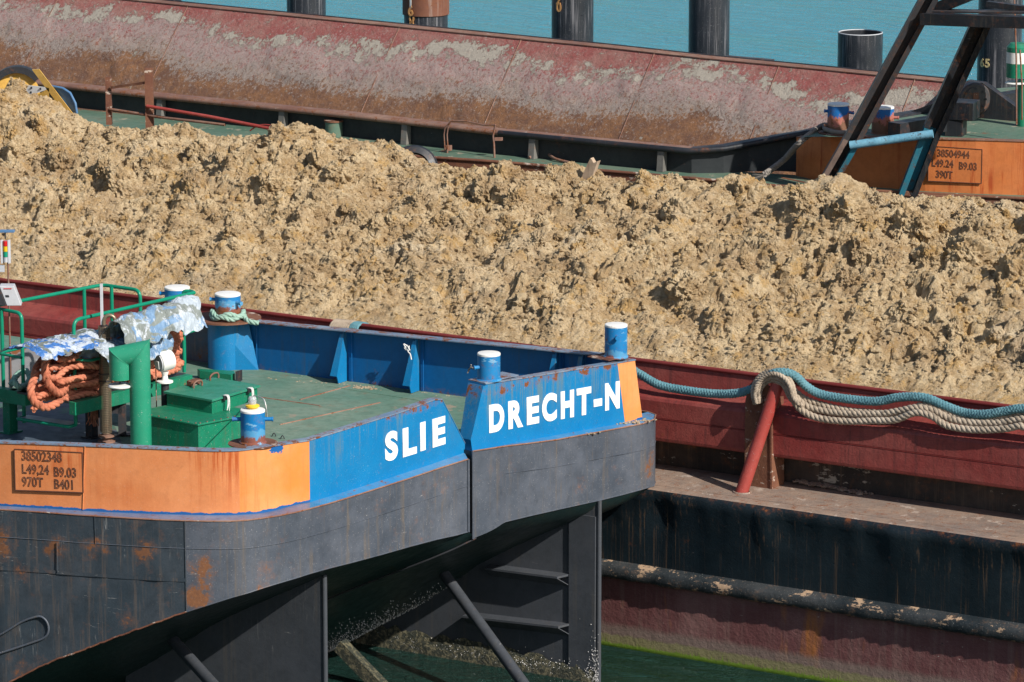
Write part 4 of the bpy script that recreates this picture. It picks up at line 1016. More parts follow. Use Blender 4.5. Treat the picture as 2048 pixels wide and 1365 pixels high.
# control cabinet and mast at the left edge
cb = at(18, 614, ZRL+.0); cabr = root('control_cabinet', cb, 'small tilted grey control cabinet on the rail at the left edge', 'cabinet')
m = MB(); t_ = V((0, 0, 1)); o0 = atp(14, 612, q1, V((0, -1, 0))); sX = RT*.21; uz = (V((0, 0, 1))*.94 + -RT*.34).normalized()*.31
m.box(o0, sX, V((-.12, .18, 0)), uz); m.build('housing', GREYM, cabr, bevel=.008)
m = MB(); m.box(o0+V((.004, -.006, 0))+sX*.25+uz*.86, sX*.55, V((.0, -.004, 0)), uz*.04); m.build('red_label', LR, cabr)
m = MB(); m.box(o0+V((.002, -.006, 0))+sX*.2+uz*.45, sX*.22, V((.0, -.004, 0)), uz*.1); m.build('keyhole_cover', DARKM, cabr)
m = MB(); m.box(o0-RT*.14-V((0, 0, .0)), RT*.135, V((-.12, .18, 0)), uz*.95); m.build('side_box', DARKM, cabr, bevel=.008)
mp = at(22, 768, ZP-.2); mp = up(mp, ZP-.3); ml = root('signal_mast', mp, 'slim mast with a red, yellow and green signal lamp stack', 'signal light')
m = MB(); m.tube([mp, up(mp, zat(mp, 525))], .014, 8); m.build('mast', RUSTP, ml)
zz0 = zat(mp, 527); sc = (zat(mp, 480)-zat(mp, 527))
for i, (mt, nm) in enumerate(((GREYM, 'base'), (LG, 'green_lamp'), (LY, 'yellow_lamp'), (LR, 'red_lamp'))):
    m = MB(); m.lathe(up(mp, zz0+sc*(.05+.23*i))-RT*.03, [(.036, 0), (.036, sc*.215)], 16); m.build(nm, mt, ml)
for dx in (-.085, .02): 
    m = MB(); m.box(up(mp, zz0)+RT*dx+V((0, -.03, 0)), RT*.012, V((0, .05, 0)), (0, 0, sc)); m.build('guard_bar', GREYM, ml)
m = MB(); m.box(up(mp, zat(mp, 545))-RT*.14, RT*.085, V((-.04, .06, 0)), (0, 0, .10)); m.build('junction_box', GREYM, ml, bevel=.005)
m = MB(); m.box(up(mp, zat(mp, 466))-RT*.12, RT*.22, V((-.04, .08, 0)), (0, 0, .035)); m.build('top_bar', BLUEP, ml, bevel=.005)
m = MB(); m.tube([up(mp, zat(mp, 478))-RT*.03, up(mp, zat(mp, 466))-RT*.03], .01, 6); m.build('stem', DARKM, ml)
# mint and pale rope tangle on the walkway left of the heap
m = MB(); m.rope([at(22, 770, ZP+.05), at(35, 750, ZP+.15), at(52, 742, ZP+.2), at(60, 760, ZP+.1), at(40, 775, ZP+.05), at(28, 762, ZP+.15)], .05, 3, .2, .03)
tag(m.build('rope', MINT), 'pale green rope tangle left of the orange heap', 'rope')
# mint rope round the bollard
m = MB(); cc = c4; pth = []
for k in range(26):
    a = RTA+math.pi-.2+k*.17*1.0; pth.append(cc+V((math.cos(a)*.245, math.sin(a)*.245, .115+.03*math.sin(k*.7)-.02*k/26)))
pth2 = [cc+V((math.cos(RTA+math.pi-.3+k*.2)*.255, math.sin(RTA+math.pi-.3+k*.2)*.255, .07+.02*math.sin(k))) for k in range(20)]
m.rope(pth, .045, 3, .22, .025); m.rope(pth2+[cc+RT*.42+V((0, -.2, .02)), cc+RT*.62+V((0, -.25, -.01))], .045, 3, .22, .025)
tag(m.build('rope', MINT), 'mint green rope wrapped round the foot of a blue bollard', 'rope')
# small cord tied to the second stiffener
m = MB(); p0 = fb(829, 690)-V((0, .18, 0))
for k in range(5): m.tube(smooth_path([p0+V((random.uniform(-.04, .04), -.02, random.uniform(-.03, .04))), p0+V((random.uniform(-.06, .06), -.04, random.uniform(-.04, .05))), p0+V((random.uniform(-.06, .06), -.03, -.04))], 4), .008, 5)
m.tube(smooth_path([p0, p0+V((.03, -.05, -.06)), p0+V((.07, -.05, -.10)), p0+V((.09, -.05, -.18))], 5), .010, 6)
tag(m.build('cord', WCORD), 'short white cord knotted to a blue bulwark bracket', 'cord')
m = MB(); p0 = c2-RT*.22+V((0, -.05, .2)); m.tube(smooth_path([c2-RT*.2+V((0, -.1, .24)), p0+V((0, -.03, 0)), p0-RT*.06+V((0, 0, -.09))], 5), .011, 6); m.tube(smooth_path([c2-RT*.15+V((0, -.14, .2)), p0+V((0.02, -.05, 0)), p0-RT*.05+V((0, 0, -.05))], 5), .011, 6)
tag(m.build('cord', GREYROPE), 'grey cord end tied to the pin of the bollard at the notch', 'cord')
# deck eyes and rusty latch rods
for q in ((565, 878), (548, 873)):
    p = at(*q, ZK+.01); m = MB(); m.tube(smooth_path([p-RT*.03, p+V((0, 0, .05)), p+RT*.03], 4), .008, 6); m.build('deck_eye', DARKM, nb)
m = MB(); m.prism([at(395, 753, ZK+.02), at(468, 757, ZK+.02), at(470, 762, ZK+.02), at(462, 765, ZK+.02), at(400, 757, ZK+.02)], (0, 0, .12)); m.build('scupper_box', GREEN, nb)
m = MB(); p = at(471, 765, ZK+.02); m.box(p, RT*.02, V((0, .15, 0)), (0, 0, .17)); m.build('scupper_plate', DARKM, nb)

# ================================================================ SAND BARGE (dark red)
sbg = root('sand_barge', (-25, 58, 0), 'dark red barge loaded with sand, with a black hull band and a stepped coaming', 'barge')
X0, X1 = -62, -8; ZD = 2.58; YD = 53.1
def extr(prof, name, mat, x0=X0, x1=X1, par=sbg, smooth=False, nseg=1, jit=0):
    m = MB(); rws = []
    for i in range(nseg+1):
        x = x0+(x1-x0)*i/nseg; rws.append([V((x, y+(random.uniform(-jit, jit) if jit else 0), z+(random.uniform(-jit, jit)*.6 if jit else 0))) for y, z in prof])
    m.sheet(rws, smooth); return m.build(name, mat, par)
extr([(YD+.30, ZD+.004), (YD+.05, ZD), (YD+.012, ZD-.012)], 'side_ledge', LEDGER)
m = MB(); rws = []
for i in range(520):
    x = X0+(X1-X0)*i/519
    dent = .03*noise2(x*1.3, 0, 2)+.012*noise2(x*5, 0, 5)
    rws.append([V((x, YD+.012, ZD-.012)), V((x, YD-.03+dent*.4, ZD-.07+.012*noise2(x*3, 1, 2))), V((x, YD-.0+dent, ZD-.2)), V((x, YD+.03+dent*.8, ZD-.5)), V((x, YD+.04+dent*.3, 1.9)), V((x, YD+.05, 1.36))])
m.sheet(rws, True); m.build('hull_side', BLACKH, sbg)
m = MB(); rws = []
for i in range(520):
    x = X0+(X1-X0)*i/519; j = .007*noise2(x*2.3, 2, 1)+.006*noise2(x*13.7, 1, 3)+.006*noise2(x*31, 1, 8)
    rws.append([V((x, YD+.05, 1.365)), V((x, YD-.07+j, 1.315)), V((x, YD-.10+j, 1.285+.4*j)), V((x, YD-.105+j, 1.15+j)), V((x, YD-.07, 1.11+j)), V((x, YD+.05, 1.10))])
m.sheet(rws, True); m.build('rubbing_belt', BELT, sbg)
extr([(YD+.05, 1.2), (YD+.052, .6), (YD+.05, -1.5)], 'hull_bottom', MAROON, nseg=60)
# algae fringe at the waterline
m = MB()
for k in range(5200):
    x = random.uniform(-33, -21); h = abs(random.gauss(0, .045))+.01; m.add([V((x-.012, YD+.045, -.02)), V((x+.012, YD+.045, -.02)), V((x+random.uniform(-.01, .01), YD+.03, h))], [(0, 1, 2)])
o = m.build('algae_fringe', ALGAE, sbg); o['kind'] = 'stuff'
YI = 54.55; YC = 54.08
extr([(YD+.25, ZD+.006), (YI, ZD+.008)], 'side_deck', LEDGER)
extr([(YI, ZD), (YI, 3.3)], 'recess_wall', RECESS)
extr([(YI, 3.05), (YC+.04, 3.07), (YC+.01, 3.09), (YC, 3.13), (YC, 3.415), (YC+.012, 3.43), (YC, 3.445), (YC, 3.70), (YC+.02, 3.745), (YC+.06, 3.77), (YC+.42, 3.86), (YC+.44, 3.88), (YC+.45, 4.18)], 'coaming', RED, smooth=False, nseg=30)
m = MB(); m.tube([V((X0, YC+.45, 4.2)), V((X1, YC+.45, 4.2))], .035, 10); m.build('coaming_rim', REDDK, sbg)
m = MB(); m.tube([V((X0, YC-.0, 3.43)), V((X1, YC-.0, 3.43))], .006, 6); m.build('weld_seam', REDDK, sbg)
# crusted lime along the foot of the recess, right of the post
mud([V((-28.3, YI-.03, ZD+.06)), V((-27.2, YI-.03, ZD+.02))], 'crust', sbg, 90, .02, .07, mat=LEDGER)
# outer hull on the far side so the barge is whole
m = MB(); m.box((X0, 54.6, .0), (X1-X0, 0, 0), (0, 8.2, 0), (0, 0, 3.9)); m.build('hold', RECESS, sbg)
# post and brace
p0 = V((-28.96, YC-.03, ZD+.006)); p1 = V((-28.5, YC-.03, ZD+.006))
ztp = zat(p0, 757)
m = MB(); m.prism([V((-28.98, YC-.04, ZD)), V((-28.52, YC-.04, ZD)), V((-28.54, YC-.04, 3.9)), V((-28.58, YC-.04, ztp-.08)), V((-28.68, YC-.04, ztp)), V((-28.82, YC-.04, ztp)), V((-28.92, YC-.04, ztp-.1)), V((-28.98, YC-.04, 3.9))], (0, .03, 0))
m.prism([V((-28.53, YC-.055, ZD)), V((-28.50, YC-.055, ZD)), V((-28.53, YC-.055, 3.95)), V((-28.56, YC-.055, 3.95))], (0, .4, 0))
m.build('rope_post', RUSTY, sbg)
br0 = at(1484, 983, ZD+.02); br1 = aty(1553, 775, YC-.06)
m = MB(); d_ = (br1-br0).normalized(); m.tube([br0-d_*.06, br1+d_*.05], .098, 24); m.build('post_brace', REDP, sbg)
m = MB(); m.tube([br0+V((math.cos(a)*.13, math.sin(a)*.12, -.015)) for a in [k*math.pi/8 for k in range(17)]], .022, 6, False); m.build('weld_collar', LEDGER, sbg)
# ropes over the post
yr = YC+.10
teal = [aty(u, v, yy) for u, v, yy in [(1262, 738, 54.3), (1285, 752, 54.2), (1320, 771, 54.15), (1370, 781, 54.15), (1430, 788, 54.15), (1480, 786, 54.1), (1515, 772, 54.05), (1530, 758, 53.98), (1548, 747, 53.95), (1568, 745, 53.98), (1590, 752, 54.05), (1615, 775, 54.15), (1645, 790, 54.2), (1700, 799, 54.2), (1755, 803, 54.2), (1800, 795, 54.2), (1850, 796, 54.2), (1890, 812, 54.2), (1930, 826, 54.2), (1970, 829, 54.15), (2010, 823, 54.15), (2060, 818, 54.15), (2200, 838, 54.15), (2500, 880, 54.15)]]
m = MB(); m.rope(teal, .068, 4, .20, .018, rr=.027, n=6, braid=True); tag(m.build('mooring_rope', TEAL), 'teal braided rope slung along the red coaming over the post', 'rope')
m = MB()
hemp1 = [(1577, 775), (1592, 795), (1612, 812), (1645, 822), (1700, 828), (1760, 828), (1800, 822), (1830, 816), (1868, 822), (1900, 838), (1945, 846), (2000, 846), (2060, 838), (2200, 850), (2500, 890)]
hemp2 = [(1580, 788), (1600, 818), (1635, 836), (1690, 843), (1740, 842), (1790, 840), (1830, 826), (1862, 832), (1895, 852), (1950, 860), (2010, 858), (2040, 852), (2060, 856), (2200, 862), (2500, 900)]
hemp3 = [(1572, 768), (1588, 782), (1612, 800), (1650, 812), (1700, 822), (1750, 826), (1800, 832), (1840, 812), (1880, 818), (1920, 836), (1970, 838), (2010, 832), (2060, 828), (2200, 845), (2500, 885)]
for h_, yy in ((hemp1, 54.1), (hemp2, 54.0), (hemp3, 54.2)): m.rope([aty(u, v, yy) for u, v in h_], .058, 3, .24, .022, rr=.034, n=6, braid=False)
for k in range(4):     # turns over the top of the post
    y_ = YC-.10-.05*(k % 3); e = 9*k-4
    m.rope([aty(1546+(q[0]-1546)*(1+e/60), 800+(q[1]-800)*(1+e/60), y_) for q in ((1520, 806), (1517, 790), (1521, 774), (1531, 763), (1546, 758), (1562, 763), (1573, 776), (1579, 790+k*3), (1588, 803+k*2))], .042, 3, .15, .02, rr=.026, n=6)
for k in range(14):
    p_ = aty(1514+random.uniform(-4, 6), 800+random.uniform(-20, 6), YC-.2); m.tube([p_, p_+V((random.uniform(-.05, .03), -.02, random.uniform(-.12, .0)))], .004, 4)
tag(m.build('mooring_rope', CONC), 'bundle of beige hemp rope looped over the rusty post and laid on the coaming', 'rope')
# rope bundle at the bend of the coaming behind the blue bulwark
m = MB()
for k in range(9):
    c = aty(672+k*4.2, 656+k*.4, YC+.48); m.tube([c+V((0, math.cos(a)*.17, math.sin(a)*.12)) for a in [j*math.pi/7 for j in range(15)]], .03, 6, False)
tag(m.build('rope_bundle', CONC), 'beige rope turns lashed round the red rim behind the blue bulwark', 'rope')
m = MB()
for k in range(5):
    c = aty(712+k*3.4, 660+k*.5, YC+.47); m.tube([c+V((.03*math.sin(a*2), math.cos(a)*.15, math.sin(a)*.12)) for a in [j*math.pi/7 for j in range(15)]], .024, 6, False)
tag(m.build('rope_bundle', TEAL), 'small teal lashing beside the beige turns on the red rim', 'rope')

# ================================================================ SAND
def vnoise(x, y, seed):
    r = np.random.default_rng(seed); T = r.random((512, 512))
    xi = np.floor(x).astype(int); yi = np.floor(y).astype(int); fx = x-xi; fy = y-yi
    fx = fx*fx*(3-2*fx); fy = fy*fy*(3-2*fy)
    a = T[xi % 512, yi % 512]; b = T[(xi+1) % 512, yi % 512]; c = T[xi % 512, (yi+1) % 512]; d = T[(xi+1) % 512, (yi+1) % 512]
    return (a*(1-fx)+b*fx)*(1-fy)+(c*(1-fx)+d*fx)*fy
def fbm(x, y, seed, o=5, g=.5):
    s_ = 0; a = 1; t = 0
    for k in range(o): s_ = s_+a*(vnoise(x*2**k, y*2**k, seed+k)-.5); t += a; a *= g
    return s_/t*2
def worley(x, y, seed):
    r = np.random.default_rng(seed); PX = r.random((512, 512)); PY = r.random((512, 512)); PH = r.random((512, 512))
    xi = np.floor(x).astype(int); yi = np.floor(y).astype(int)
    d1 = np.full(x.shape, 9.); d2 = np.full(x.shape, 9.); h = np.zeros(x.shape)
    for i in (-1, 0, 1):
        for j in (-1, 0, 1):
            cx = (xi+i) % 512; cy = (yi+j) % 512
            d = np.hypot(xi+i+PX[cx, cy]-x, yi+j+PY[cx, cy]-y)
            n = d < d1; d2 = np.where(n, d1, np.minimum(d2, d)); h = np.where(n, PH[cx, cy], h); d1 = np.where(n, d, d1)
    return d1, d2, h
crest_px = [(-500, 150), (-200, 165), (0, 186), (50, 180), (110, 200), (170, 232), (210, 248), (300, 250), (380, 248), (440, 262), (500, 265), (560, 262), (600, 245), (640, 258), (700, 272), (780, 278), (830, 296), (870, 320), (950, 328), (1050, 335), (1100, 322), (1150, 325), (1180, 350), (1300, 352), (1370, 356), (1430, 358), (1460, 338), (1500, 362), (1560, 370), (1640, 372), (1690, 356), (1740, 372), (1800, 378), (1850, 372), (1920, 385), (1980, 396), (2048, 405), (2300, 430), (2700, 470)]
YCR = 60.9
cr = [aty(u, v, YCR) for u, v in crest_px]; crx = np.array([p.x for p in cr]); crz = np.array([p.z for p in cr])
near_px = [(-500, 500), (0, 552), (100, 575), (385, 600), (700, 650), (1290, 728), (1540, 755), (1800, 785), (2048, 808), (2700, 880)]
nr_ = [aty(u, v, 54.75) for u, v in near_px]; nrx = np.array([p.x for p in nr_]); nrz = np.array([min(4.28, max(4.0, p.z)) for p in nr_])
NX, NY = 1250, 330
xx = np.linspace(-54, -18, NX); yy = np.concatenate([np.linspace(54.56, 61.6, NY-30), np.linspace(61.63, 62.9, 30)])
Xg, Yg = np.meshgrid(xx, yy, indexing='ij')
wx = .22*fbm(Xg*1.3, Yg*1.3, 50, 3); wy = .22*fbm(Xg*1.3+40, Yg*1.3, 60, 3)
T = np.clip((Yg-54.6)/(YCR-54.6), 0, 1)
zc = np.interp(Xg, crx, crz); zn = np.interp(Xg, nrx, nrz)
prof = T**.82
zc = zc-.15
Z = zn+(zc-zn)*prof - np.clip(Yg-YCR, 0, 9)*.9
amp = np.clip((Yg-54.56)/.9, .10, 1)*(1-.30*np.clip((Yg-59.6)/1.0, 0, 1))
Xw, Yw = Xg+wx, Yg+wy
Z += amp*.16*fbm(Xw*.45, Yw*.7, 3, 4)
d1, d2, h1 = worley(Xw*.72, Yw*.95, 5); Z += amp*(.34*(h1-.35)*np.clip((d2-d1)*2.2, 0, 1)+.10*(1-d1))
d1, d2, h2 = worley(Xw*1.9+9, Yw*2.4, 6); Z += amp*(.22*(h2-.45)*np.clip((d2-d1)*2.6, 0, 1)+.06*(.6-d1))
d1, d2, h3 = worley(Xw*5.2, Yw*5.8, 8); rough = np.clip(.45+1.3*fbm(Xg*.8, Yg*.8, 91, 3), .12, 1); Z += amp*rough*(.13*(h3-.4)*np.clip((d2-d1)*2.8, 0, 1)+.02*(.5-d1))
d1, d2, h5 = worley(Xw*3.1+5, Yw*3.6, 16); Z += amp*(.17*np.clip(h5-.55, 0, 1)*np.clip((d2-d1)*4, 0, 1)+.05*np.sqrt(np.clip(.35-d1, 0, 1)))
d1, d2, h4 = worley(Xw*12, Yw*13, 9); Z += np.clip(amp, .4, 1)*np.clip(rough+.25, 0, 1)*(.075*(h4-.45)*np.clip((d2-d1)*3, 0, 1))
Z += np.clip(amp, .35, 1)*.085*fbm(Xg*9, Yg*9, 12, 4, .75)
pits = np.clip(fbm(Xw*2.1, Yw*2.6, 70, 4, .6)-.30, 0, 1); Z -= amp*pits*1.1
Xd = Xg + amp*(.07*fbm(Xg*3.1, Yg*3.1, 21, 4, .6)+.035*fbm(Xg*13, Yg*13, 24, 2)); Yd = Yg + amp*(.10*fbm(Xg*3.1, Yg*3.1, 31, 4, .6)+.03*fbm(Xg*13, Yg*13, 34, 2))
Yd = np.maximum(Yd, 54.57)
co = np.stack([Xd, Yd, Z], -1).reshape(-1, 3)
ii = np.arange((NX-1)*(NY-1)); a0 = (ii//(NY-1))*NY+ii % (NY-1)
quads = np.stack([a0, a0+NY, a0+NY+1, a0+1], -1)
# crumbs scattered over the heap
b = bmesh.new(); bmesh.ops.create_icosphere(b, subdivisions=1, radius=1); iv = np.array([v.co[:] for v in b.verts]); it = np.array([[v.index for v in f.verts] for f in b.faces]); b.free()
NCR = 85000
ci = rng.integers(40, NX-20, NCR); cj = rng.integers(4, NY-32, NCR)
keep = rng.random(NCR) < np.clip(.35+.9*rough[ci, cj], 0, 1); ci = ci[keep]; cj = cj[keep]; K = len(ci)
cen = np.stack([Xd[ci, cj], Yd[ci, cj], Z[ci, cj]], -1); sz = .010+.045*rng.random(K)**3.2
sz = np.where(rng.random(K) < .012, sz+.05*rng.random(K), sz)
sz = np.where(cen[:, 1] < 54.9, np.minimum(sz, .02), sz)
jit = .65+.7*rng.random((K, len(iv), 1))
cv = (cen[:, None, :]+iv[None]*jit*sz[:, None, None]*np.array([1.1, 1, .85])).reshape(-1, 3)
ct = (it[None]+(np.arange(K)*len(iv))[:, None, None]).reshape(-1, 3)+len(co)
from mathutils import noise as mn
CV = []; CT = []; base_i = len(co)+len(cv); crumbs = []
def ico(sub):
    b = bmesh.new(); bmesh.ops.create_icosphere(b, subdivisions=sub, radius=1); v = np.array([q.co[:] for q in b.verts]); f = np.array([[q.index for q in g.verts] for g in b.faces]); b.free(); return v, f
I4, I5 = ico(4), ico(5)
for k in range(430):
    big = k < 75
    x = random.uniform(-50, -20); y = 57.4+3.3*random.random()**.7 if random.random() < .72 else random.uniform(55.3, 60.5)
    i = int(np.searchsorted(xx, x)); j = int(np.searchsorted(yy, y)); r = random.uniform(.17, .34) if big else random.uniform(.06, .16)
    if y < 56 : r = min(r, .1)
    if y > 60.3: r = min(r, .2)
    sx, sy, sz_ = r*random.uniform(.7, 1.2), r*random.uniform(.7, 1.1), r*random.uniform(.8, 1.35)
    c = V((Xd[i, j], Yd[i, j], Z[i-2:i+3, j-2:j+3].mean()+sz_*random.uniform(-.25, .2)))
    vv, ff = I5 if big else I4
    tilt = Matrix.Rotation(random.uniform(-.5, .5), 3, 'X') @ Matrix.Rotation(random.uniform(-.5, .5), 3, 'Y')
    o = np.empty_like(vv); seed = V((k*3.1, k*1.7, 0))
    for q in range(len(vv)):
        d = V(vv[q]); n1 = mn.noise(d*1.3+seed); n2 = mn.noise(d*3.4+seed); n3 = mn.noise(d*(8 if not big else 9)+seed); n4 = mn.noise(d*19+seed)
        rad = 1+.34*n1+.24*n2+.17*n3+.09*n4
        d = tilt @ V((d.x*sx*rad, d.y*sy*rad, d.z*sz_*rad)); o[q] = (c+d)[:]
    CV.append(o); CT.append(ff+base_i); base_i += len(o)
    crumbs.append(o[rng.integers(0, len(o), 90 if big else 18)])
crumbs = np.concatenate(crumbs); kc = len(crumbs); s2_ = .010+.022*rng.random(kc)**2
cv2 = (crumbs[:, None, :]+iv[None]*(.65+.7*rng.random((kc, len(iv), 1)))*s2_[:, None, None]).reshape(-1, 3)
ct2 = (it[None]+(np.arange(kc)*len(iv))[:, None, None]).reshape(-1, 3)+base_i
ct = np.concatenate([ct]+CT+[ct2]); cv = np.concatenate([cv]+CV+[cv2])
me = bpy.data.meshes.new('sand_heap'); allv = np.concatenate([co, cv])
me.vertices.add(len(allv)); me.vertices.foreach_set('co', allv.ravel().astype(np.float32))
nl = len(quads)*4+len(ct)*3; me.loops.add(nl); me.loops.foreach_set('vertex_index', np.concatenate([quads.ravel(), ct.ravel()]).astype(np.int32))
me.polygons.add(len(quads)+len(ct))
ls = np.concatenate([np.arange(len(quads))*4, len(quads)*4+np.arange(len(ct))*3]).astype(np.int32)
me.polygons.foreach_set('loop_start', ls)
me.update(calc_edges=True); me.validate()
me.shade_flat(); me.materials.append(SAND); sand = bpy.data.objects.new('sand_heap', me); COL.objects.link(sand)
tag(sand, 'long heap of crumbly tan sand and clods filling the red barge', 'sand', kind='stuff')
def sand_z(x, y):
    i = int(np.clip(np.searchsorted(xx, x), 1, NX-2)); j = int(np.clip(np.searchsorted(yy, y), 1, NY-2)); return float(Z[i-1:i+2, j-1:j+2].max())
# wood stub in the sand
p = aty(1165, 345, 60.6); m = MB(); m.prism([p+V((-.12, 0, -.3)), p+V((.12, 0, -.25)), p+V((.30, 0, .22)), p+V((.22, 0, .18)), p+V((.16, 0, .26)), p+V((.10, 0, .16))], (0, .1, 0))
tag(m.build('timber_stub', WOOD), 'splintered end of a timber sticking up out of the sand', 'timber')

# ================================================================ FAR BARGE
fbg = root('hopper_barge', (-45, 70, 0), 'far barge with a mud caked rusty hopper and orange end bulwark', 'barge')
ZF = 5.1; ZCN = 5.56; ZCF = 5.9
de = [V((-70, 61.9, ZF)), V((-43.96, 64.1, ZF)), V((-40.06, 64.75, ZF)), V((-36.5, 65.0, ZF)), V((-34.3, 65.1, ZF)), V((-28, 66.7, ZF)), V((-10, 70, ZF))]
m = MB(); m.quad(*[p+V((0, 0, -.0)) for p in de], V((-10, 80, ZF)), V((-34, 79, ZF)), V((-34.6, 66.4, ZF)), V((-37, 65.95, ZF)), V((-70, 66.0, ZF))); m.build('side_deck', FARDECK, fbg)
m = MB(); m.sheet([[p for p in de], [up(p, -1) for p in de]], False); m.build('hull_side', RUSTY, fbg)
m = MB(); m.tube([p+V((0, 0, .01)) for p in de], .035, 6); m.build('deck_edge', RUSTY, fbg)
# near coaming: foot, wall, flange with a round rail
cf = [(0, 0)]
tn = [at(u, v, ZCN) for u, v in [(-900, 62), (-300, 124), (0, 156), (320, 191), (700, 229), (1000, 263), (1240, 286), (1380, 299)]]
te = [at(u, v, z) for u, v, z in [(1450, 294, 5.60), (1500, 285, 5.66), (1560, 273, 5.76), (1600, 266, 5.85), (1640, 259, 5.92), (1700, 248, 5.98), (1790, 234, 6.0), (1885, 218, 6.0)]]
tall = tn+te
nn = []
for i in range(len(tall)):
    d = tall[min(i+1, len(tall)-1)]-tall[max(i-1, 0)]; nn.append(V((d.y, -d.x, 0)).normalized())
wallp = [p-n*.10 for p, n in zip(tall, nn)]
m = MB(); m.wall(wallp, [ZF]*len(tall), [p.z for p in tall], .02, nn); m.build('coaming', COAM, fbg)
m = MB()
for i in range(len(tn)-1): m.prism([tn[i]+nn[i]*.02, tn[i+1]+nn[i+1]*.02, tn[i+1]-nn[i+1]*.22, tn[i]-nn[i]*.22], (0, 0, .02))
m.build('coaming_flange', RUSTP, fbg)
m = MB()
for i in range(len(tn)-1, len(tall)-1): m.prism([tall[i]+nn[i]*.02, tall[i+1]+nn[i+1]*.02, tall[i+1]-nn[i+1]*.22, tall[i]-nn[i]*.22], (0, 0, .02))
m.build('coaming_flange', BLACKP, fbg)
k5 = 6
m = MB(); m.tube([p+n*.03+V((0, 0, -.03)) for p, n in zip(tall[:k5], nn[:k5])], .05, 12); m.build('coaming_rail', RUSTP, fbg)
m = MB(); m.tube([p+n*.03+V((0, 0, -.03)) for p, n in zip(tall[k5-1:], nn[k5-1:])], .055, 12); m.build('coaming_rail', BLACKP, fbg)
for u in (-180, 70, 320, 567, 812, 1066, 1323):
    i = max(j for j in range(len(tall)-1) if True and (tall[j]-EYE).dot(RT)/(tall[j]-EYE).dot(FW)*F+1024 <= u)
    ua = (tall[i]-EYE).dot(RT)/(tall[i]-EYE).dot(FW)*F+1024; ub = (tall[i+1]-EYE).dot(RT)/(tall[i+1]-EYE).dot(FW)*F+1024
    p = tall[i].lerp(tall[i+1], (u-ua)/(ub-ua)); n = nn[i]; t_ = V((-n.y, n.x, 0)); c = p-n*.09
    m = MB(); m.prism([up(c, ZF+.004)+n*.0-t_*.06, up(c, ZF+.004)-t_*.06+n*.16, up(c, ZCN-.06)-t_*.06+n*.12, up(c, ZCN-.06)-t_*.06], t_*.13); m.build('bracket', BRK, fbg)
# hopper walls
ft = [at(u, v, ZCF) for u, v in [(-900, -118), (-400, -66), (0, -25), (300, 5), (560, 31), (900, 65), (1200, 95), (1400, 117), (1650, 141), (1900, 166)]]
nrow = 9; rws = []
for p in ft:
    nrm_ = V((.06, -1, 0)); rws.append([p+nrm_*(3.7*k/nrow*(1.0-.12*k/nrow))+V((0, 0, -3.4*k/nrow)) for k in range(nrow+1)])
# dense sheet with real caked relief
dense = []; NU = 420
for a in range(NU+1):
    row = []
    for k in range(nrow*7+1):
        kk = k/7; i = min(nrow-1, int(kk)); col_ = [samp([r[i] for r in rws], a/NU), samp([r[i+1] for r in rws], a/NU)]
        row.append(col_[0].lerp(col_[1], kk-i))
    dense.append(row)
m = MB(); m.sheet(dense, True); hw = m.build('hopper_wall', HOPPER, fbg)
# dried mud as raised crust on the wall
hv = np.array([v.co[:] for v in hw.data.vertices]); g1 = fbm(hv[:, 0]*.9, hv[:, 2]*1.1, 201, 6, .62); 
zb_ = (hv[:, 2]-4.6)/1.3; bandm = np.exp(-((hv[:, 2]-5.1-.25*fbm(hv[:, 0]*.5, hv[:, 0]*0, 211, 3))/.35)**2)
cr_ = np.clip((g1+.55*bandm-.42)*9, 0, 1)*.035
hv[:, 1] -= cr_; hv[:, 2] += cr_*.5
for i, v in enumerate(hw.data.vertices): v.co = hv[i]
m = MB()
for a, b in zip(ft[:-1], ft[1:]): m.prism([a+V((0, -.03, 0)), b+V((0, -.03, 0)), b+V((0, .35, 0)), a+V((0, .35, 0))], (0, 0, .02))
m.build('coaming_flange', RUSTP, fbg)
m = MB(); m.tube([p+V((0, .36, 0)) for p in ft], .04, 8); m.build('coaming_rail', BLACKP, fbg)
m = MB(); m.sheet([[p+V((0, .4, -.0)) for p in ft], [up(p+V((0, .4, 0)), -1) for p in ft]], False); m.build('hull_side', COAM, fbg)
for u in (120, 375, 800, 1040, 1310, 1560, 1830):          # plate joints down the wall
    a = min(range(NU), key=lambda i: abs((dense[i][0]-EYE).dot(RT)/(dense[i][0]-EYE).dot(FW)*F+1024-u))
    m = MB(); m.tube([dense[a][k]+V((0, -.01, .006)) for k in range(0, nrow*7+1, 4)], .010, 5); m.build('weld_seam', RUSTP, fbg)
# end wall of the hopper, sloping, turned away from the viewer
m = MB(); e0_, e1_ = tall[-1], ft[-1]; m.quad(e0_, e1_, e1_+V((0, 0, -3)), e0_+V((0, 0, -3))); m.build('hopper_end', HOPPER, fbg)
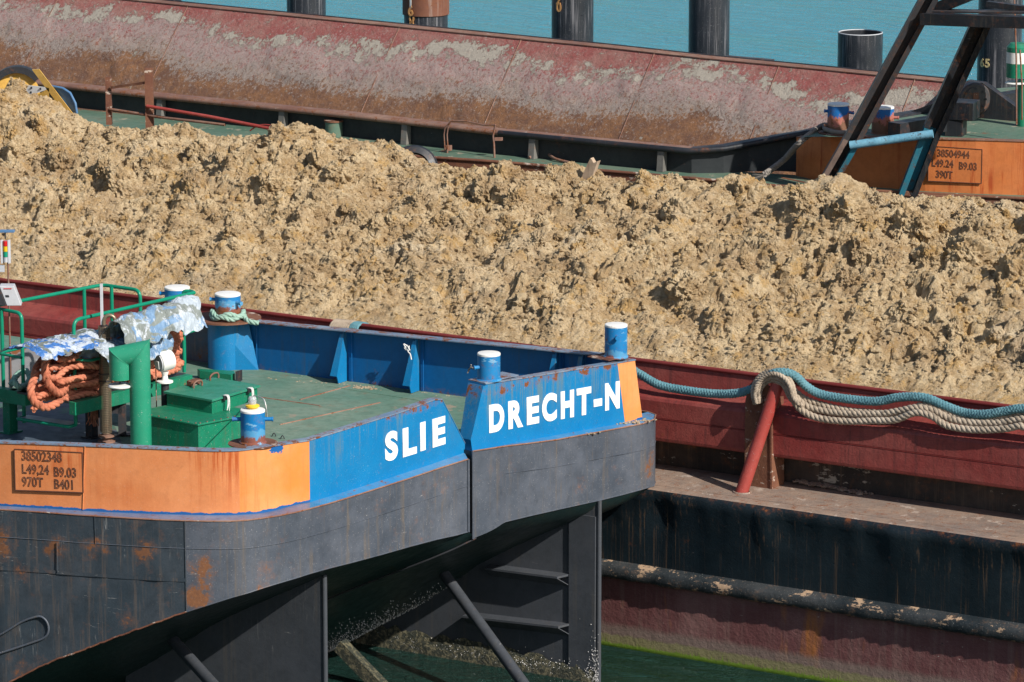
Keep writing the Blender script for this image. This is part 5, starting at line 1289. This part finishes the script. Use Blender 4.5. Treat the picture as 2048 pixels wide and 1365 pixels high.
# orange bulwark and its plate
ob = [at(u, v, ZF) for u, v in [(1592, 352), (1660, 366), (1740, 374), (1850, 383), (1950, 388), (2048, 391), (2300, 398), (2700, 410)]]
ob = [up(p, ZF) for p in ob]
zto = [zat(p, v) for p, v in zip(ob, [276, 272, 276, 279, 281, 284, 291, 303])]
oo = [V((.35, -.93, 0)).normalized()]*len(ob)
m = MB(); m.wall(ob, [ZF]*len(ob), zto, .02, oo); m.build('bulwark_plate', FARORANGE, fbg)
lft = ob[0]; m = MB(); m.prism([up(lft, ZF), up(lft, zat(lft, 300)), up(lft, zto[0])+V((.25, .1, .05)), up(lft, zto[0])+V((-.2, 1.3, .0)), up(lft, ZF)+V((-.5, 1.6, 0))], (.02, 0, 0)); m.build('bulwark_return', FARORANGE, fbg)
m = MB()
for i in range(len(ob)-1): m.prism([up(ob[i], zto[i])+V((0, -.02, 0)), up(ob[i+1], zto[i+1])+V((0, -.02, 0)), up(ob[i+1], zto[i+1])+V((0, .15, 0)), up(ob[i], zto[i])+V((0, .15, 0))], (0, 0, .02))
m.build('bulwark_rail', RUSTP, fbg)
m = MB(); m.sheet([[p+V((-.1, -.35, -.01)) for p in ob], [up(p, ZF-.01)+V((0, .05, 0)) for p in ob]], False); m.tube([p+V((-.1, -.35, -.03)) for p in ob], .05, 8); m.build('ledge', RUSTY, fbg)
# deck inside the orange end
m = MB(); zi = [max(zto)-.01]*3
dz = zto[4]-.06
m.quad(at(1606, 274, dz), at(1740, 274, dz), at(2048, 286, dz), at(2700, 306, dz), at(2700, 120, dz), at(1960, 180, dz), at(1885, 222, dz), at(1790, 238, dz), at(1700, 252, dz), at(1640, 262, dz)); m.build('deck', FARDECK, fbg)
def onob(u, v):
    for i in range(len(ob)-1):
        a, b = ob[i], ob[i+1]; d = b-a; n = V((d.y, -d.x, 0)).normalized(); P = atp(u, v, a+n*.004, n)
        t = (P-a).dot(V((d.x, d.y, 0)))/(d.x**2+d.y**2)
        if 0 <= t <= 1: return P
A_, B_ = onob(1872, 293), onob(1965, 299); C_, D_ = up(B_, zat(B_, 367)), up(A_, zat(A_, 362))
A_ = onob(1858, 292); D_ = up(A_, zat(A_, 362))
off = (B_-A_).cross(V((0, 0, 1))).normalized()*.02
num_plate(fbg, [q+off for q in (A_, B_, C_, D_)], [('38504944', .16, .19), ('L49.24', .06, .48), ('B9.03', .57, .52), ('390T', .14, .80)], FARORANGE, WELD, .185)
# far bollards
fz = zto[2]+.0
g1_ = up(at(1676, 262, fz+.05), fz+.03); g2_ = up(at(1765, 268, fz), fz+.0)
bollard(fbg, g1_, .195, .52, FARBLUE, [(RTA+math.pi, .38, .05), (RTA+math.pi, .12, .05), (RTA-.3, .36, .08)], 'worn blue and rust bollard left of the black leg')
bollard(fbg, g2_, .20, .50, FARBLUE, [(RTA-.2, .30, .08), (RTA-.2, .06, .08)], 'blue bollard with a red lower half beside the black leg')
m = MB(); m.lathe(g2_-V((0, 0, .02)), [(.42, 0), (.42, .02)], 28); m.build('bollard_base', RUSTY, fbg)
m = MB(); m.lathe(g1_-V((0, 0, .02)), [(.36, 0), (.36, .02)], 28); m.build('bollard_base', RUSTY, fbg)
for u, v in ((655, 42), (1360, 112)):       # bitts on the far side deck
    p = aty(u, v, 75.2); m = MB(); m.lathe(p-V((0, 0, .3)), [(.15, 0), (.15, .26)], 20); b_1 = m.build('bitt', GREEN, fbg); m = MB(); m.lathe(p-V((0, 0, .04)), [(.19, 0), (.19, .05), (.0001, .06)], 20, cap=False); m.build('cap', RUSTY, b_1)
p = at(668, 262, ZF+.1); m = MB(); m.lathe(up(p, ZF), [(.17, 0), (.17, .28)], 20); bb_ = m.build('bitt', FARDECK, fbg); m = MB(); m.lathe(up(p, ZF+.28), [(.19, 0), (.19, .03), (.0001, .04)], 20, cap=False); m.build('cap', RUSTY, bb_)
# steel channel lying on the far coaming
m = MB(); a = aty(1440, 119, 74.8); b = aty(1535, 127, 74.8); m.box(a+V((0, 0, -.02)), b-a, (0, .3, 0), (0, 0, .07)); tag(m.build('steel_plank', GANTRY), 'flat grey steel plank lying on the far rim of the rusty hopper', 'plank')
# hinge housing with disc
hb = aty(1945, 195, 69.0); 
m = MB(); base_z = dz
m.prism([V((hb.x-1.3, hb.y, base_z)), V((hb.x-.35, hb.y, hb.z+.0)), V((hb.x-.12, hb.y, hb.z+.3)), V((hb.x+.2, hb.y, hb.z+.28)), V((hb.x+.9, hb.y, base_z+.25)), V((hb.x+1.2, hb.y, base_z))], (0, .18, 0)); hinge = m.build('hinge_plate', BLACKP, fbg)
axd = V((.62, -.78, 0)).normalized()
m = MB(); m.lathe(hb-axd*.1+V((0, 0, 0)), [(.30, 0), (.30, .30), (.27, .33), (.22, .33), (.22, .35), (.0001, .35)], 36, axd, cap=False); dsc = m.build('hinge_disc', GANTRY, hinge)
m = MB(); s1 = axd.cross(V((0, 0, 1))).normalized()
for k in range(8):
    a = k*math.pi/4; c = hb+axd*.24+(s1*math.cos(a)+V((0, 0, 1))*math.sin(a))*.19; m = MB(); m.lathe(c, [(.022, 0), (.022, .03)], 6, axd); m.build('disc_bolt', DARKM, hinge)
m = MB(); m.box(hb+axd*.26-s1*.05+V((0, 0, -.1)), s1*.1, axd*.01, (0, 0, .22)); m.build('disc_mark', RUSTY, hinge)
# black box beams on the deck
for q, w_, h_ in ((((1788, 262), (1882, 246)), .2, .28), (((1990, 200), (2120, 180)), .2, .2)):
    a = at(*q[0], dz+.25); b = at(*q[1], dz+.25); m = MB(); m.beam(a, b, .28, h_); m.build('box_beam', BLACKP, fbg)
a = at(1890, 240, dz+.3); m = MB(); m.box(a, (.5, .1, 0), (-.1, .5, 0), (0, 0, .32)); m.box(a+V((0, 0, -.35)), (.3, .1, 0), (-.1, .4, 0), (0, 0, .34)); m.build('bearing_block', BLACKP, fbg, bevel=.01)
a = at(1800, 235, dz+.1); b = at(1980, 232, dz+.1); m = MB(); m.box(at(1788, 272, dz), at(1905, 262, dz)-at(1788, 272, dz), (-.1, .3, 0), (0, 0, .22)); m.build('box_beam', BLACKP, fbg)

# lifting frame standing at the orange end
YG = 65.0
gr = root('lifting_frame', aty(1650, 372, YG), 'black steel leg frame with blue feet and cross tube before the orange plate', 'frame')
def channel(a, b, wdt, dpt, mats, name, par, facing=V((.52, -.85, 0))):
    d = (b-a).normalized(); s_ = d.cross(facing).normalized(); f_ = s_.cross(d).normalized()
    if f_.dot(facing) < 0: f_ = -f_
    if s_.dot(RT) < 0: s_ = -s_
    t_ = .035; w_ = wdt/2; mats = mats if isinstance(mats, tuple) else (mats, mats, mats); web = None
    for nm, mt, o1, o2, f1, f2 in ((name, mats[0], -w_, w_, -dpt, -dpt+t_), ('flange', mats[1], -w_, -w_+wdt*.3, -dpt+t_+.002, 0), ('flange', mats[2], w_-wdt*.3, w_, -dpt+t_+.002, 0)):
        m = MB(); m.prism([a+s_*o1+f_*f1, a+s_*o2+f_*f1, a+s_*o2+f_*f2, a+s_*o1+f_*f2], b-a); o = m.build(nm, mt, web or par); web = web or o
    return web
a = aty(1640, 395, YG); b = aty(1858, 0, YG); c = aty(1703, 285, YG)
channel(a, c, .30, .2, (BLACKP, RUSTG, FOOT), 'leg_foot', gr); channel(c, b+(b-c)*.25, .30, .2, GANTRY, 'leg', gr)
YG2 = 65.6
a = aty(1815, 395, YG2); b = aty(1965, 45, YG2); c = aty(1866, 262, YG2)
channel(a, c, .32, .2, (FOOT, FOOT, BLACKP), 'leg_foot', gr); channel(c, b, .34, .2, BLACKP, 'leg', gr)
m = MB(); m.tube([aty(1700, 291, YG), aty(1866, 268, YG2-.1)], .075, 18); m.build('cross_tube', STRUT, gr)
m = MB(); m.beam(aty(1845, 38, YG), aty(2200, 50, YG), .22, .20); m.build('cross_beam', BLACKP, gr)
m = MB(); m.beam(aty(1852, 22, YG+.4), aty(2200, 26, YG+.4), .4, .03); m.build('top_plate', GANTRY, gr)
m = MB(); m.beam(aty(1862, 22, YG+.5), aty(1990, -30, YG+.5), .2, .2); m.beam(aty(1975, 8, YG+.5), aty(2080, 22, YG+.5), .14, .1); m.build('diagonal_beam', BLACKP, gr)
# thin rods hanging at the right edge
for i, (u0, v0, u1, v1) in enumerate(((2028, -20, 2033, 250), (2040, 100, 2044, 240))):
    m = MB(); m.tube([aty(u0, v0, 66.8), aty((u0+u1)/2+2, (v0+v1)/2, 66.8), aty(u1, v1, 66.8)], .016, 8); m.build('rod', RUSTP, gr)
# green vent with white band at the right edge
gv = aty(2034, 160, 68.5); gvr = root('mushroom_vent', up(gv, dz), 'green capped vent post with a white band at the right edge', 'vent')
m = MB(); m.lathe(up(gv, dz)+RT*.12, [(.10, 0), (.10, gv.z-dz)], 20); m.build('post', GREEN, gvr)
m = MB(); m.lathe(gv+V((0, 0, .05)), [(.2, .0), (.2, .26)], 28); m.build('lower_body', GREEN, gvr)
m = MB(); m.lathe(gv+V((0, 0, .311)), [(.202, 0), (.202, .20)], 28); m.build('white_band', WHITE, gvr)
m = MB(); m.lathe(gv+V((0, 0, .512)), [(.2, .0), (.2, .09), (.14, .16), (.0001, .18)], 28, cap=False); m.build('cap', GREEN, gvr)
m = MB(); m.lathe(gv+V((0, 0, -.07)), [(.2, .0), (.22, .015), (.2, .03)], 28); m.build('disc', WHITE, gvr)
# frayed rope from the far bollard down to the deck
m = MB(); rpth = [up(g1_, g1_.z+.04)+V((-.25, .02, 0)), at(1640, 256, fz+.05), at(1600, 285, fz-.1), at(1570, 318, ZF+.35), at(1545, 338, ZF+.2), at(1528, 350, ZF+.15)]
m.rope(rpth, .06, 4, .3, .03, rr=.030); m.rope([p+V((.02, .03, .04)) for p in rpth], .045, 3, .25, .03)
m.tube([up(g1_, g1_.z+.04)+V((math.cos(a)*.24, math.sin(a)*.24, .02*math.sin(a*2))) for a in [k*math.pi/10 for k in range(21)]], .045, 8, False)
for k in range(16): 
    p0 = rpth[-1]; m.tube([p0, p0+V((random.uniform(-.25, .0), random.uniform(-.1, .05), random.uniform(-.18, .02)))], .006, 4)
tag(m.build('mooring_rope', GREYROPE), 'frayed grey rope running down from the rusty blue bollard to the green deck', 'rope')
m = MB(); p0 = at(1568, 290, ZCN-.05)
for k in range(12): m.tube(smooth_path([p0+V((random.uniform(-.12, .12), -.12, random.uniform(-.25, .15))) for _ in range(4)], 5), .010, 5)
tag(m.build('cord', WCORD), 'tangle of white cord hanging on the black hopper rail', 'cord')

# broken railing posts on the far deck
def rusty_thing(name, label, cat, loc): return root(name, loc, label, cat)
pr = at(297, 252, ZF+.0); rr_ = root('broken_railing', up(pr, ZF), 'rusty railing posts with a red tube sloping into the sand', 'railing')
YR = 63.4
def ap(u, v): return aty(u, v, YR)
for u, v0, v1, wd in ((297, 137, 262, .155), (216, 155, 250, .11)):
    a = ap(u, v0); b_2 = ap(u, v1); m = MB(); m.box(up(a, b_2.z)-RT*wd/2, RT*wd, V((-.05, .09, 0)), (0, 0, a.z-b_2.z)); m.build('post', RUSTY, rr_)
m = MB(); m.tube([ap(297, 212)+V((0, -.05, 0)), ap(420, 234), ap(548, 259)], .033, 10); m.build('rail', REDP, rr_)
m = MB(); m.tube([ap(220, 219), ap(330, 236), ap(450, 250)], .028, 10); m.build('rail', RUSTP, rr_)
m = MB(); m.beam(ap(221, 176), ap(290, 166), .05, .05); m.build('rail', RUSTY, rr_)
m = MB(); m.tube(smooth_path([ap(500, 262), ap(515, 252), ap(535, 250), ap(556, 256)], 5), .014, 6); m.build('cable', REDP, rr_)
for u, lab in ((893, 'left'), (988, 'right')):
    pass
bk = root('bent_bracket', at(893, 316, ZF), 'pair of bent rusty brackets joined by a buckled bar beside the hopper rail', 'bracket')
YB = 65.2
def bp(u, v, d=0): return aty(u, v, YB+d)
m = MB()
for dx in (-3, 3): m.tube([bp(893+dx, 300), bp(891+dx, 270), bp(893+dx, 256), bp(902, 243)], .014, 6)
m.tube([bp(894, 315), bp(895, 298)], .02, 6); m.box(bp(888, 302), RT*.12, (0, .06, 0), (0, 0, .1)); m.build('upright', RUSTP, bk)
m = MB(); m.tube([bp(989, 316), bp(988, 290), bp(986, 272), bp(991, 250)], .020, 6); m.box(bp(989, 282), RT*.13, (0, .05, 0), (0, 0, .06)); m.build('upright', RUSTP, bk)
m = MB(); m.tube([bp(900, 243), bp(930, 242), bp(965, 250), bp(991, 250)], .016, 6); m.build('buckled_bar', RUSTP, bk)
m = MB(); m.tube(smooth_path([at(1058, 316, ZF+.03), at(1075, 308, ZF+.08), at(1092, 306, ZF+.1), at(1110, 318, ZF+.05), at(1140, 326, ZF+.02)], 5), .03, 8)
tag(m.build('bent_rod', RUSTP), 'bent rusty rod lying on the green deck beyond the sand', 'rod')
m = MB(); c = aty(822, 330, 63.6); m.lathe(c+V((0, .1, -.12)), [(.30, 0), (.42, .05), (.46, .12), (.42, .2), (.30, .24)], 32, V((.5, -.8, .3)).normalized(), cap=False)
tag(m.build('tyre', DARKM), 'worn blue black tyre showing behind the crest of the sand', 'tyre')
# pulley block at the left
pb_ = root('pulley_block', aty(60, 190, 62.2), 'yellow and blue pulley block with a dark curved rim lying on the sand', 'pulley')
def yp(u, v, d=0.): return aty(u, v, 62.0+d)
c = yp(34, 192); Ru = (yp(34, 134)-c).length
N_ = V((.52, -.85, 0))
def arc(rad, a0, a1, n=18, off_=0): return [c+(RT*math.cos(a0+(a1-a0)*k/n)*1.0+V((0, 0, 1))*math.sin(a0+(a1-a0)*k/n))*rad+N_*off_ for k in range(n+1)]
A1 = arc(Ru, math.pi*1.02, math.radians(38)); A2 = arc(Ru*.78, math.pi*1.02, math.radians(38))
m = MB()
for i in range(len(A1)-1): m.prism([A1[i], A1[i+1], A2[i+1], A2[i]], -N_*.25)
m.build('rim', DARKM, pb_)
A3 = arc(Ru*.77, math.pi*1.02, math.radians(0), 18, -.10); m = MB(); m.prism(A3, -N_*.03); m.build('sheave', YEL, pb_)
m = MB(); m.prism([yp(64, 140), yp(78, 139), yp(146, 228), yp(130, 228)], -N_*.05); m.build('side_strap', YEL, pb_)
m = MB(); m.prism([yp(66, 196), yp(98, 176), yp(98, 208), yp(90, 222), yp(66, 222)], -N_*.04); m.build('cheek_plate', YEL, pb_)
m = MB(); m.prism([yp(44, 170), yp(92, 175), yp(98, 178), yp(60, 192)], -N_*.03+V((0, 0, .0))); m.build('perforated_plate', WHITE, pb_)
for u, v in ((50, 173), (63, 176), (81, 178), (62, 185)):
    m = MB(); m.lathe(yp(u, v)+N_*.004, [(.022, 0), (.022, .006)], 12, N_); m.build('hole', DARKM, pb_)
m = MB(); q = [yp(100, 173), yp(125, 178), yp(140, 188), yp(150, 208), yp(153, 228), yp(132, 228), yp(118, 200)]
m.prism([p-N_*.08 for p in q], -N_*.12); m.build('blue_guard', BLUEP, pb_)
m = MB(); m.tube([p-N_*.06 for p in q[:5]], .025, 8); m.build('guard_rim', BLUEP, pb_)

# ================================================================ PILES
YP = 84.0
PG = 'steel mooring piles standing in the water'
def pile(u, wpx, vtop, label, marks=(), sleeve=None):
    c = aty(u, 60, YP); r = wpx/2/(F/((c-EYE).dot(FW))); c0 = V((c.x, c.y, -3))
    ztp_ = zat(c, vtop) if vtop is not None else 12.5
    t = root('mooring_pile', V((c.x, c.y, 0)), label, 'pile', PG)
    m = MB(); 
    if vtop is None: m.lathe(c0, [(r, 0), (r, ztp_+3)], 40)
    else:
        h = ztp_+3; m.lathe(c0, [(r, 0), (r, h), (r-.035, h), (r-.035, h-2)], 48, cap=False)
    sh = m.build('shaft', PILE, t)
    if vtop is not None:
        m = MB(); rg = [V((c.x+math.cos(2*math.pi*k/48)*(r-.017), c.y+math.sin(2*math.pi*k/48)*(r-.017), ztp_+.004)) for k in range(49)]; m.tube(rg, .016, 6, False); m.build('rim', GREYM, sh)
        m = MB(); m.lathe(V((c.x, c.y, ztp_-1.9)), [(r-.036, 0), (r-.04, .01)], 32); m.build('inner_floor', RUSTY, sh)
    if sleeve:
        z0 = zat(c, sleeve); m = MB(); m.lathe(V((c.x, c.y, z0)), [(r+.01, -.02), (r+.035, 0), (r+.035, ztp_-z0)], 40); m.build('sleeve', PILER, t)
    for txt, du, v, mat, sz in marks:
        # figures painted round the shaft, one by one
        front = -FW.copy(); front.z = 0; front.normalize()
        k = du/(wpx/2); ang = math.asin(max(-.95, min(.95, k))); nd = (front*math.cos(ang)+RT*math.sin(ang)).normalized(); ex = V((-nd.y, nd.x, 0))
        rr2 = r+(.05 if sleeve and v < sleeve else .012)
        p = V((c.x, c.y, 0))+nd*rr2; p.z = zat(p, v)
        text_mesh('figure', txt, sz, p, ex, V((0, 0, 1)), mat, t, offset=.008)
    return t
pile(325, 78, None, 'black pile rising behind the hopper rim at the far left')
pile(613, 78, None, 'plain black pile second from the left')
pile(852, 88, None, 'pile with a rusty brown sleeve and orange figures', marks=[('1', -27, 8, WHITE, .3), ('6', -27, 22, MARK, .34), ('0', -27, 37, MARK, .32), ('0', -27, 52, MARK, .32)], sleeve=28)
pile(1145, 84, None, 'black pile with a pale orange figure at its upper left', marks=[('2', -28, 0, MARK, .3), ('0', -27, 15, MARK, .3)])
pile(1418, 82, None, 'black pile streaked with white scratches right of the middle')
pile(1721, 90, 66, 'short hollow pile cut off with an open white rimmed top')
pile(2000, 88, None, 'black pile marked 65 behind the black frame', marks=[('6', -36, 126, MARKY, .26), ('5', -27, 127, MARKY, .26)])
m = MB()
